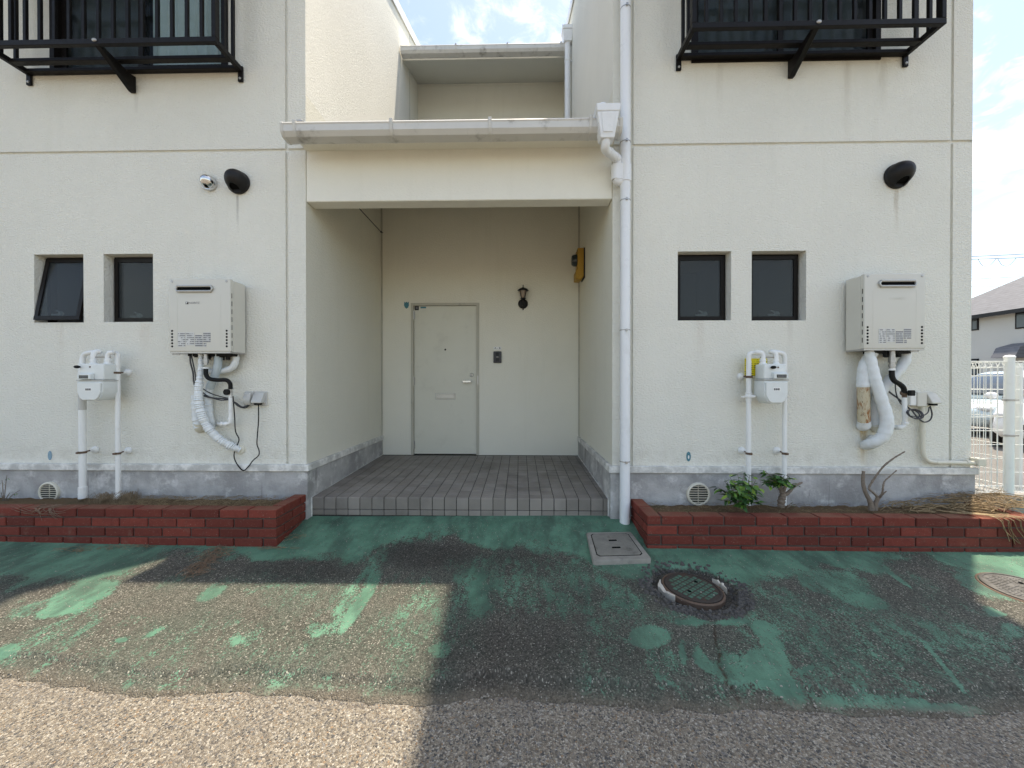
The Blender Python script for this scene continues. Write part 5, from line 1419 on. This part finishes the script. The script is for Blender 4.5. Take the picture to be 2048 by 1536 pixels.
for _ in range(650):
    k = rnd.uniform(-2.6, 2.4); y = float(np.interp(k, ex, ey)) + rnd.gauss(0, .03); q_ = y - float(np.interp(k, ex, ey)); pts.append((k, y, -.1445 + .022 * math.sqrt(min(1, q_ / .10)) if q_ > 0 else -.1465))
pebbles('loose_grit', mat('pale_grit', (.30, .275, .235), .9, var=.8, vs=90), pts, .0018, .0052, 'scattered pale grit on the worn paving', 'grit')

# ================================================================== PLANTS
def leaf_mesh():
    m = MB(); L, W = 1.0, .42
    m.add([(0, 0, 0), (.3 * L, W * .42, .05), (.62 * L, W * .40, .03), (L, 0, -.10), (.62 * L, -W * .40, .03), (.3 * L, -W * .42, .05), (.32 * L, 0, -.01), (.64 * L, 0, -.02)],
          [(0, 6, 1), (1, 6, 7, 2), (2, 7, 3), (0, 5, 6), (5, 4, 7, 6), (4, 3, 7)])
    me_ = m.mesh('leaf', smooth=True, ang=1.2); me_.materials.append(M_leaf); return me_
LEAF = leaf_mesh()
def leafy(t, base, tips, per, size):
    for tip in tips:
        b, e = Vector(base), Vector(tip); d = (e - b)
        mid = b.lerp(e, .5) + Vector((0, 0, .25 * d.length * .3))
        MB().tube([b, mid, e], [.0035, .0028, .0015], 5, steps=3).build('stem', M_bark, t)
        for k in range(per):
            f = rnd.uniform(.45, 1.02); p = b.lerp(mid, f * 2) if f < .5 else mid.lerp(e, f * 2 - 1)
            s_ = size * rnd.uniform(.6, 1.2)
            inst('leaf', LEAF, p + Vector((rnd.gauss(0, .006), rnd.gauss(0, .006), rnd.gauss(0, .006))), t, (rnd.uniform(-.7, .7), rnd.uniform(-.25, .75), rnd.uniform(-math.pi, math.pi)), (s_, s_, s_))
sb = P(1488, 1014, -.25)
t = thing('leafy_shrub', 'low dense shrub with glossy green leaves around the gas pipe foot', 'shrub', sb)
leafy(t, sb, [P(*q) for q in ((1440, 985, -.3), (1436, 975, -.22), (1448, 962, -.2), (1460, 955, -.26), (1475, 948, -.2), (1488, 945, -.3), (1500, 950, -.22), (1512, 960, -.24), (1517, 975, -.3), (1510, 990, -.3), (1452, 975, -.34), (1470, 968, -.36), (1492, 965, -.36), (1480, 985, -.38), (1462, 992, -.36), (1500, 980, -.38), (1443, 1000, -.28), (1518, 1003, -.3), (1482, 1008, -.36), (1496, 1000, -.34), (1470, 1000, -.3), (1455, 985, -.38), (1478, 975, -.4), (1490, 990, -.4), (1505, 968, -.3), (1465, 980, -.4), (1485, 957, -.32))], 11, .068)
sb = P(1562, 1014, -.22)
t = thing('pruned_shrub', 'gnarled pruned stump with a tuft of fresh green leaves', 'shrub', sb)
MB().tube([sb, P(1563, 1000, -.22), P(1566, 988, -.22), P(1560, 975, -.22), P(1553, 962, -.21)], [.026, .028, .022, .018, .013], 10, rip=(.012, .007, 3)).build('trunk', M_bark, t)
MB().tube([P(1564, 995, -.22), P(1578, 984, -.22), P(1590, 972, -.2), P(1604, 965, -.18)], [.018, .013, .011, .008], 9, rip=(.014, .004, 3)).build('trunk', M_bark, t)
MB().tube([P(1564, 990, -.22), P(1570, 975, -.24), P(1572, 962, -.24)], [.014, .012, .008], 9).build('trunk', M_bark, t)
leafy(t, P(1556, 972, -.22), [P(*q) for q in ((1530, 965, -.25), (1520, 960, -.22), (1538, 972, -.28), (1530, 942, -.2), (1545, 948, -.24), (1558, 948, -.26), (1570, 950, -.24), (1580, 958, -.26), (1592, 970, -.24), (1550, 960, -.3), (1565, 962, -.3), (1540, 960, -.3), (1575, 956, -.3), (1548, 955, -.2))], 9, .066)
leafy(t, P(1575, 1015, -.28), [P(1592, 1008, -.3), P(1586, 1004, -.26)], 3, .022)
sb = P(1745, 1018, -.24)
t = thing('bare_bush', 'leafless grey-brown bush with three forked branches in the planter', 'bush', sb)
def limb(ps, r): MB().tube([P(*q) for q in ps], [k_ * .86 for k_ in r], 9, steps=5, rip=(.012, .0022, 3)).build('branch', M_bark, t)
limb([(1743, 1020, -.24), (1740, 1003, -.24), (1731, 985, -.24), (1726, 965, -.23), (1727, 942, -.22)], [.026, .020, .017, .015, .013])
limb([(1749, 1020, -.24), (1752, 1004, -.24), (1754, 994, -.25), (1745, 984, -.26), (1738, 977, -.26), (1744, 964, -.26), (1760, 941, -.27), (1771, 929, -.28), (1788, 916, -.28), (1810, 903, -.28)], [.024, .017, .012, .009, .009, .009, .008, .008, .007, .005])
limb([(1747, 1018, -.24), (1756, 998, -.23), (1764, 988, -.22), (1766, 975, -.22), (1769, 963, -.2), (1778, 954, -.2), (1793, 941, -.2)], [.018, .014, .010, .008, .007, .006, .004])
limb([(1759, 996, -.23), (1766, 988, -.26), (1773, 982, -.28)], [.009, .007, .004])
# straw and dead weeds (nobody could count the strands)
def strands(name, mt, gen, n, label, cat):
    m = MB()
    for _ in range(n):
        ps, r = gen(); m.tube(ps, r, 3, steps=3, caps=False)
    return tag(m.build(name, mt, smooth=True, ang=3), label, cat, kind='stuff')
def g_straw():
    u = rnd.random() ** .8; x = 2.95 + u * 1.05; y = rnd.uniform(-.31, -.05) - .03 * u; h = ZR - .015 + .045 * max(0, x - 3.2) + rnd.uniform(0, .035) * min(1, u * 1.6) + .045 * u * max(0, (y + .36) / .3)
    a = rnd.gauss(-.12, .35) + (math.pi if rnd.random() < .5 else 0); L = rnd.uniform(.06, .24) * (.5 + u); c = math.cos(a) * L / 2; s_ = math.sin(a) * L / 2
    return [(x - c, y - s_, h - .006), (x, y, h + rnd.uniform(.0, .02)), (x + c, y + s_, h - .004 + rnd.uniform(-.01, .012))], [rnd.uniform(.0012, .004)] * 3
strands('straw_heap', M_straw, g_straw, 190, 'heap of dry straw lying on the planter end by the fence', 'straw')
def g_hang():
    x = rnd.uniform(3.42, 3.72); y0 = YFR
    return [(x - rnd.uniform(.1, .3), y0 + rnd.uniform(.06, .14), ZR + .012), (x, y0 - .004, ZR + .010), (x + rnd.uniform(.02, .06), y0 - .02, ZR - .07), (x + rnd.uniform(.05, .14), y0 - .015 - rnd.uniform(0, .02), ZR - rnd.uniform(.12, .2))], [rnd.uniform(.0015, .0035)] * 4
strands('straw_trail', M_straw, g_hang, 11, 'long straw blades trailing down over the brick planter', 'straw')
def g_twig():
    x = rnd.gauss(3.78, .13); y = rnd.uniform(-.3, -.04); h = ZR + .035 + abs(rnd.gauss(0, .03)); a = rnd.uniform(0, 6.28); L = rnd.uniform(.05, .16)
    return [(x, y, h), (x + L * .5 * math.cos(a), y + L * .5 * math.sin(a), h + rnd.uniform(0, .03)), (x + L * math.cos(a + .4), y + L * math.sin(a + .4), h + rnd.uniform(-.02, .02))], [.0016] * 3
strands('twig_heap', M_weed, g_twig, 160, 'tangle of dead brown twigs behind the straw heap', 'twigs')
def clump(cx, cy, spread, hgt, z0):
    def g_():
        x = rnd.gauss(cx, spread * .6); y = rnd.gauss(cy, .03); a = rnd.uniform(0, 6.28); L = rnd.uniform(.03, spread * 2.2)
        return [(x, y, z0), (x + .3 * L * math.cos(a), y + .1 * L, z0 + hgt * rnd.uniform(.4, 1)), (x + L * math.cos(a), y + rnd.gauss(0, .03) - .02, z0 + hgt * rnd.uniform(0, .5))], [.0014, .0012, .0008]
    return g_
lp_ = P(212, 1000, -.12); strands('dead_weeds', M_weed, clump(lp_[0], -.12, .05, .09, ZL - .05), 90, 'clump of dead brown weeds between the two gas pipes', 'weeds')
lp_ = P(255, 998, -.12); strands('dead_weeds', M_weed, clump(lp_[0], -.12, .06, .10, ZL - .05), 120, 'clump of dead brown weeds at the thin gas pipe foot', 'weeds')
def g_mat():
    x = rnd.uniform(-3.35, PXL - .14); y = rnd.uniform(-.33, -.04); a = rnd.uniform(0, 6.28); L = rnd.uniform(.02, .09); h = ZL - .03 + rnd.uniform(0, .018)
    return [(x, y, h), (x + L * .5 * math.cos(a), y + L * .5 * math.sin(a), h + rnd.uniform(0, .014)), (x + L * math.cos(a), y + L * math.sin(a), h)], [.0012] * 3
strands('leaf_litter', M_straw, g_mat, 700, 'thin layer of dry grass litter on the soil of the weedy planter', 'litter')
def g_mat2():
    x = rnd.uniform(PXR + .12, 3.3); y = rnd.uniform(-.34, -.04); a = rnd.uniform(0, 6.28); L = rnd.uniform(.01, .06); h = ZR - .035 + rnd.uniform(0, .014)
    return [(x, y, h), (x + L * .5 * math.cos(a), y + L * .5 * math.sin(a), h + rnd.uniform(0, .01)), (x + L * math.cos(a), y + L * math.sin(a), h)], [.0012] * 3
strands('leaf_litter', M_straw, g_mat2, 450, 'dry litter on the soil around the green shrubs', 'litter')
def g_root():
    x0_, z0_ = F(88 + rnd.gauss(0, 12), 1012, YFL); k = rnd.uniform(.3, 1); dx_ = rnd.choice((-1, 1, .3)) * rnd.uniform(.02, .26)
    return [(x0_ - dx_ * .2, YFL + .08, ZL + .006), (x0_, YFL - .006, ZL + .004), (x0_ + dx_ * .4, YFL - .012, ZL - .05 * k), (x0_ + dx_, YFL - .01, ZL - .11 * k + abs(dx_) * .35)], [.0022, .0018, .0014, .0009]
strands('root_tangle', mat('pale_roots', (.26, .18, .13), .9, var=.4, vs=30), g_root, 22, 'pale dead roots hanging over the brick edge below the vent', 'roots')
ra, rb = G(452, 1090), G(378, 1156)
def g_debris():
    u = rnd.random(); x = ra[0] + (rb[0] - ra[0]) * u + rnd.gauss(0, .045 * (1.1 - .6 * u)); y = ra[1] + (rb[1] - ra[1]) * u + rnd.gauss(0, .02); a = rnd.uniform(0, 6.28); L = rnd.uniform(.02, .10)
    z = zg(x, y) + .003
    return [(x, y, z), (x + L * .5 * math.cos(a), y + L * .5 * math.sin(a), z + rnd.uniform(0, .022)), (x + L * math.cos(a + .5), y + L * math.sin(a + .5), z)], [rnd.uniform(.001, .002)] * 3
strands('root_debris', mat('red_brown_roots', (.26, .17, .11), .9, var=.6, vs=25), g_debris, 170, 'streak of reddish dry roots lying on the green paving', 'roots')
dbs = [G(x, y) for x, y in ((215, 1096), (150, 1100), (560, 1082), (575, 1075), (285, 1092))]
def g_deb2():
    c = rnd.choice(dbs); x = c[0] + rnd.gauss(0, .06); y = min(c[1] + rnd.gauss(0, .02), YFL - .01) if c[0] < PXL else c[1] + rnd.gauss(0, .02); a = rnd.uniform(0, 6.28); L = rnd.uniform(.02, .12); z = zg(x, y) + .003
    return [(x, y, z), (x + L * .5 * math.cos(a), y - abs(L * .3 * math.sin(a)), z + rnd.uniform(0, .012)), (x + L * math.cos(a + .7), y - abs(L * .5 * math.sin(a + .7)), z)], [.0012] * 3
strands('grass_debris', M_weed, g_deb2, 110, 'wisps of dead grass along the foot of the planter', 'dry grass')
# small green weed at the frame edge
wb = P(8, 1008, -.1); t = thing('green_weed', 'spindly green weed against the plinth left of the round vent', 'weed', wb)
leafy(t, wb, [P(4, 960, -.1), P(14, 950, -.08), P(2, 985, -.14), P(20, 985, -.1), P(40, 980, -.1)], 4, .022)

# ================================================================== FENCE, KERB, LOT
kz = .235; kx = F(2017, 985, .08)[0]
k = MB(); k.box(3.90, 9, .0, .22, -.1, kz); tag(k.build('kerb', M_concrete, bevel=.015), kind='structure')
kk = MB(); kk.box(kx - .02, kx + .12, .221, 9, -.1, kz - .01); tag(kk.build('kerb', M_concrete, bevel=.015), kind='structure')
fn = thing('mesh_fence', 'white welded-wire fence with rolled top edge beside the building corner', 'fence', (kx, .08, kz))
fy = .08; ft = F(2017, 716, fy)[1]
def fpost(x, y, z0, z1, r):
    p = MB().cyl((x, y, z0), (x, y, z1), r, n=20).build('post', M_fence, fn)
    MB().lathe([(r + .004, 0), (r + .004, .012), (r * .8, .022), (.004, .026)], (x, y, z1), 'z', 20).build('cap', M_fence, p)
    for q in (800, 871):
        z = F(2017, q, y)[1]; m = MB(); m.cyl((x, y, z - .008), (x, y, z + .008), r + .003, n=20); m.box(x - r - .04, x + r + .04, y - .012, y - .004, z - .006, z + .006); m.build('clamp', M_steel, p)
fpost(kx, fy, kz - .02, ft, .032)
def fpanel(x0, y0, x1, y1):
    d = Vector((x1 - x0, y1 - y0, 0)); L = d.length; d.normalize(); nrm = Vector((-d.y, d.x, 0))
    def pt(s_, o, z): return (x0 + d.x * s_ + nrm.x * o, y0 + d.y * s_ + nrm.y * o, z)
    zt, zb = ft - .03, kz + .03
    m = MB(); n = int(L / .05)
    for i in range(n + 1):
        s_ = i * L / n; m.tube([pt(s_, 0, zb + .05), pt(s_, 0, zt - .05)], .0029, 5, smooth=False, caps=False)
    m.build('upright_wires', M_fence, fn)
    m = MB(); z = zb + .05
    while z < zt - .04:
        m.tube([pt(0, .003, z), pt(L, .003, z)], .0029, 5, smooth=False, caps=False); z += .12
    m.build('cross_wires', M_fence, fn)
    for nm, za, s__ in (('rolled_top', zt, -1), ('rolled_foot', zb, 1)):      # folded triangular edge
        m = MB()
        for i in range(n + 1):
            s_ = i * L / n; m.tube([pt(s_, 0, za + s__ * .05), pt(s_, -.02, za), pt(s_, .02, za), pt(s_, 0, za + s__ * .05)], .0026, 5, smooth=False, caps=False)
        for o, z in ((-.02, za), (.02, za), (0, za + s__ * .05)): m.tube([pt(0, o, z), pt(L, o, z)], .0032, 5, smooth=False, caps=False)
        m.build(nm, M_fence, fn)
fpanel(3.90, fy, kx - .045, fy); fpanel(kx + .045, fy, kx + 2.0, fy); fpanel(kx + .02, fy + .05, kx + .02, fy + 2.0); fpanel(kx + .02, fy + 2.05, kx + .02, fy + 4)
fpost(kx + .03, fy + 2.03, kz - .03, ft, .034)
p2 = F(2036, 900, .55)[0]
MB().cyl((p2, .55, -.02), (p2, .55, F(2036, 726, .55)[1]), .030, n=16).build('stay_post', M_fence, fn)
# stones on the kerb
pebbles('kerb_stones', mat('kerb_pebbles', (.42, .37, .31), .9, var=.4, vs=20), [(rnd.uniform(3.95, 4.6), rnd.uniform(-.06, .06), kz + .004) for _ in range(40)], .006, .022, 'pebbles scattered on the concrete kerb at the fence foot', 'pebbles')

# ================================================================== CARS IN THE LOT
def car(label, loc, rot, paint, van=False):
    t = thing('parked_car', label, 'car', loc, 'cars parked beyond the fence'); t.rotation_euler = (0, 0, rot)
    O = Vector(loc)
    def B(m, nm, mt, par=t, **kw):
        m.v = [(a + O.x, b + O.y, c + O.z) for a, b, c in m.v]; return m.build(nm, mt, par, **kw)
    def loft(secs):
        m = MB(); n = len(secs[0]); m.add([p for s_ in secs for p in s_], [(i * n + k_, i * n + (k_ + 1) % n, (i + 1) * n + (k_ + 1) % n, (i + 1) * n + k_) for i in range(len(secs) - 1) for k_ in range(n)] + [tuple(range(n - 1, -1, -1)), tuple((len(secs) - 1) * n + k_ for k_ in range(n))]); return m
    def sec(x, w, zb, zt, e=.10):
        return [(x, -w + e, zb), (x, w - e, zb), (x, w, zb + e), (x, w, (zb + zt) / 2), (x, w - .03, zt - e * .6), (x, w - e, zt), (x, -w + e, zt), (x, -w + .03, zt - e * .6), (x, -w, (zb + zt) / 2), (x, -w, zb + e)]
    L = 3.9; hb = .86 if not van else .95
    st = [(-1.95, .62, .32, .70), (-1.88, .76, .24, .84), (-1.6, .83, .2, hb + .04), (-1.0, .84, .18, hb + .06), (0, .845, .18, hb + .04), (.75, .84, .18, hb), (1.3, .82, .2, hb - .06), (1.75, .77, .22, hb - .16), (1.92, .66, .27, .62), (1.97, .5, .34, .54)]
    body = B(loft([sec(*q) for q in st]), 'body', paint, ang=.8)
    def csec(x, w, zt, wb): return [(x, -wb, hb - .02), (x, wb, hb - .02), (x, w, zt - .06), (x, w - .1, zt), (x, -w + .1, zt), (x, -w, zt - .06)]
    top = 1.50 if not van else 1.75
    xs_ = [(-1.85, .66, hb + .06, .78), (-1.55, .68, top - .06, .80), (-1.0, .70, top, .81), (-.1, .70, top, .81), (.25, .68, top - .06, .80), (1.02, .62, hb + .05, .77)]
    B(loft([csec(*q) for q in xs_]), 'roof', paint, ang=.5)
    for s_ in (-1, 1):
        for a, b, c, d in ((-1.45, -.62, -1.38, -.62), (-.54, .70, -.54, .20)):
            m = MB(); z0_, z1_ = hb + .05, top - .12; w0_ = .81; w1_ = .715
            m.add([(a, s_ * w0_, z0_), (b, s_ * w0_, z0_), (d, s_ * w1_, z1_), (c, s_ * w1_, z1_), (a, s_ * (w0_ - .02), z0_), (b, s_ * (w0_ - .02), z0_), (d, s_ * (w1_ - .02), z1_), (c, s_ * (w1_ - .02), z1_)], [(0, 1, 2, 3), (7, 6, 5, 4), (0, 4, 5, 1), (1, 5, 6, 2), (2, 6, 7, 3), (3, 7, 4, 0)])
            B(m, 'side_window', M_carglass, body)
        m = MB(); m.ball((.78, s_ * .93, hb + .10), .06, .10, .07, 10, 8); B(m, 'wing_mirror', paint, body)
        m = MB(); m.ball((1.80, s_ * .60, .63), .12, .16, .08, 12, 8); B(m, 'headlight', M_lampclear, body)
        m = MB(); m.ball((-1.88, s_ * .64, .78), .06, .12, .14, 12, 8); B(m, 'tail_light', M_lampred, body)
        for x in (-1.2, 1.22):
            m = MB(); m.cyl((x, s_ * .70, .30), (x, s_ * .855, .30), .30, n=24); wv = B(m, 'wheel', M_tyre, t, bevel=.02)
            m = MB(); m.cyl((x, s_ * .85, .30), (x, s_ * .868, .30), .20, n=20); B(m, 'rim', M_rim, wv)
    m = MB(); m.add([(1.03, -.60, hb + .10), (1.03, .60, hb + .10), (.32, .56, top - .07), (.32, -.56, top - .07), (.99, -.60, hb + .10), (.99, .60, hb + .10), (.28, .56, top - .07), (.28, -.56, top - .07)], [(0, 1, 2, 3), (7, 6, 5, 4), (0, 4, 5, 1), (1, 5, 6, 2), (2, 6, 7, 3), (3, 7, 4, 0)]); B(m, 'windscreen', M_carglass, body)
    m = MB(); m.box(1.90, 1.985, -.45, .45, .36, .48); B(m, 'grille', M_rubber, body, bevel=.01)
    m = MB(); m.box(1.93, 2.0, -.16, .16, .50, .58); B(m, 'number_plate', M_paper, body)
    return t
def lot_at(px_, d): return ((px_ - 1040) / FPX * d, d - D, -.012)
a = lot_at(2010, 9.6); car('pale blue hatchback parked broadside beyond the mesh fence', a, math.pi + .10, M_carsilver)
a = lot_at(2122, 7.6); car('white car parked nearest behind the mesh fence post', a, math.pi + .55, M_carwhite)
a = lot_at(2120, 13.5); car('white van-like car far back in the lot beside the house', a, math.pi - .3, M_carwhite, True)

# ================================================================== HOUSE BEYOND THE LOT
hX = 28.0; hy0, hy1 = 8.0, 24.0; ez = 5.25
hs = thing('neighbour_house', 'pale two-storey house with a dark slate hip roof beyond the lot', 'house', (hX + 4, 15, 0))
MB().box(hX, hX + 8, hy0, hy1, -.1, ez).build('wall', M_house, hs)
o_ = .55; rz = 3.3
m = MB(); m.add([(hX - o_, hy0 - o_, ez), (hX + 8 + o_, hy0 - o_, ez), (hX + 8 + o_, hy1 + o_, ez), (hX - o_, hy1 + o_, ez), (hX + 4, hy0 + 4.5, ez + rz), (hX + 4, hy1 - 4.5, ez + rz)],
                [(0, 1, 4), (1, 2, 5, 4), (2, 3, 5), (3, 0, 4, 5), (0, 3, 2, 1)]); rf = m.build('roof', M_slate, hs, smooth=False)
m = MB(); m.box(hX - o_ - .04, hX - o_ + .03, hy0 - o_, hy1 + o_, ez - .20, ez + .02); m.build('fascia', M_ink, rf)
def sidewin(y0, y1, z0, z1):
    m = MB(); m.box(hX - .05, hX - .001, y0, y1, z0, z1); w = m.build('window', M_frame, hs)
    n_ = 2 if y1 - y0 > 1.2 else 1
    for i in range(n_):
        a = y0 + .07 + (y1 - y0 - .07) * i / n_; b = y0 + (y1 - y0) * (i + 1) / n_ - .07
        MB().box(hX - .06, hX - .051, a, b, z0 + .07, z1 - .07).build('pane', M_glassfar, w)
def onwall(px_, py_):
    d = ray(px_, py_); t_ = hX / d[0]; return (-D + d[1] * t_, H + d[2] * t_)
(ya, za), (yb2, zb3) = onwall(1944, 636), onwall(1958, 660); sidewin(min(ya, yb2), max(ya, yb2), zb3, za)
(ya, za), (yb2, zb3) = onwall(2032, 626), onwall(2062, 655); sidewin(min(ya, yb2), max(ya, yb2), zb3, za)
(ya, za), (yb2, zb3) = onwall(1942, 718), onwall(1958, 750); sidewin(min(ya, yb2), max(ya, yb2), zb3, za)
(ya, za), (yb2, zb3) = onwall(2024, 713), onwall(2075, 700); m = MB(); m.prism([(hX - .0, za - .1), (hX - 1.2, za - .1), (hX - .9, zb3 + .2), (hX, zb3 + .45)], 'y', yb2, ya); m.v = [(a, b, c) for a, b, c in m.v]
m2 = MB(); m2.add([(p[0], p[1], p[2]) for p in m.v], m.f); m2.build('porch_roof', M_slate, hs, smooth=False)
# second house further off closes the lot behind the cars
hs2 = thing('far_house', 'low beige house seen between fence wires behind the cars', 'house', (20, 34, 0))
MB().box(12, 26, 32, 40, -.1, 4.6).build('wall', M_house, hs2)
m = MB(); m.add([(11.5, 31.5, 4.6), (26.5, 31.5, 4.6), (26.5, 40.5, 4.6), (11.5, 40.5, 4.6), (15, 36, 6.4), (23, 36, 6.4)], [(0, 1, 5, 4), (1, 2, 5), (2, 3, 4, 5), (3, 0, 4), (0, 3, 2, 1)]); m.build('roof', M_slate, hs2, smooth=False)

# ================================================================== POWER LINES
for i, (y0, y1, r, lab) in enumerate(((513, 508, .022, 'topmost of the power lines above the house roof'), (518.5, 515, .022, 'second power line from the top, with hanging loops'), (558, 553, .014, 'third, thin power line above the house roof'), (573.5, 573, .014, 'lowest thin power line just above the house roof'))):
    d_ = 30
    def pp(x, y, d): 
        q = ray(x, y); t_ = d / q[1]; return Vector((q[0] * t_, -D + d, H + q[2] * t_))
    A = pp(1944, y0, d_); B_ = pp(2048, y1, d_ - 1.0); dv = (B_ - A)
    ps = [A + dv * k_ + Vector((0, 0, .02 * (k_ * (k_ - 1)))) for k_ in (-9, -6, -3, -1.5, 0, 1, 2.5, 4, 7, 10)]
    m = MB(); m.tube(ps, r, 6, steps=4)
    if i == 1:
        for k_ in (.12, .5):
            c = A + dv * k_; e = A + dv * (k_ + .36); m.tube([c, c.lerp(e, .25) - Vector((0, 0, .5)), c.lerp(e, .6) - Vector((0, 0, .55)), e], .015, 5)
    tag(m.build('power_line', M_cable), lab, 'power line', 'power lines over the lot')
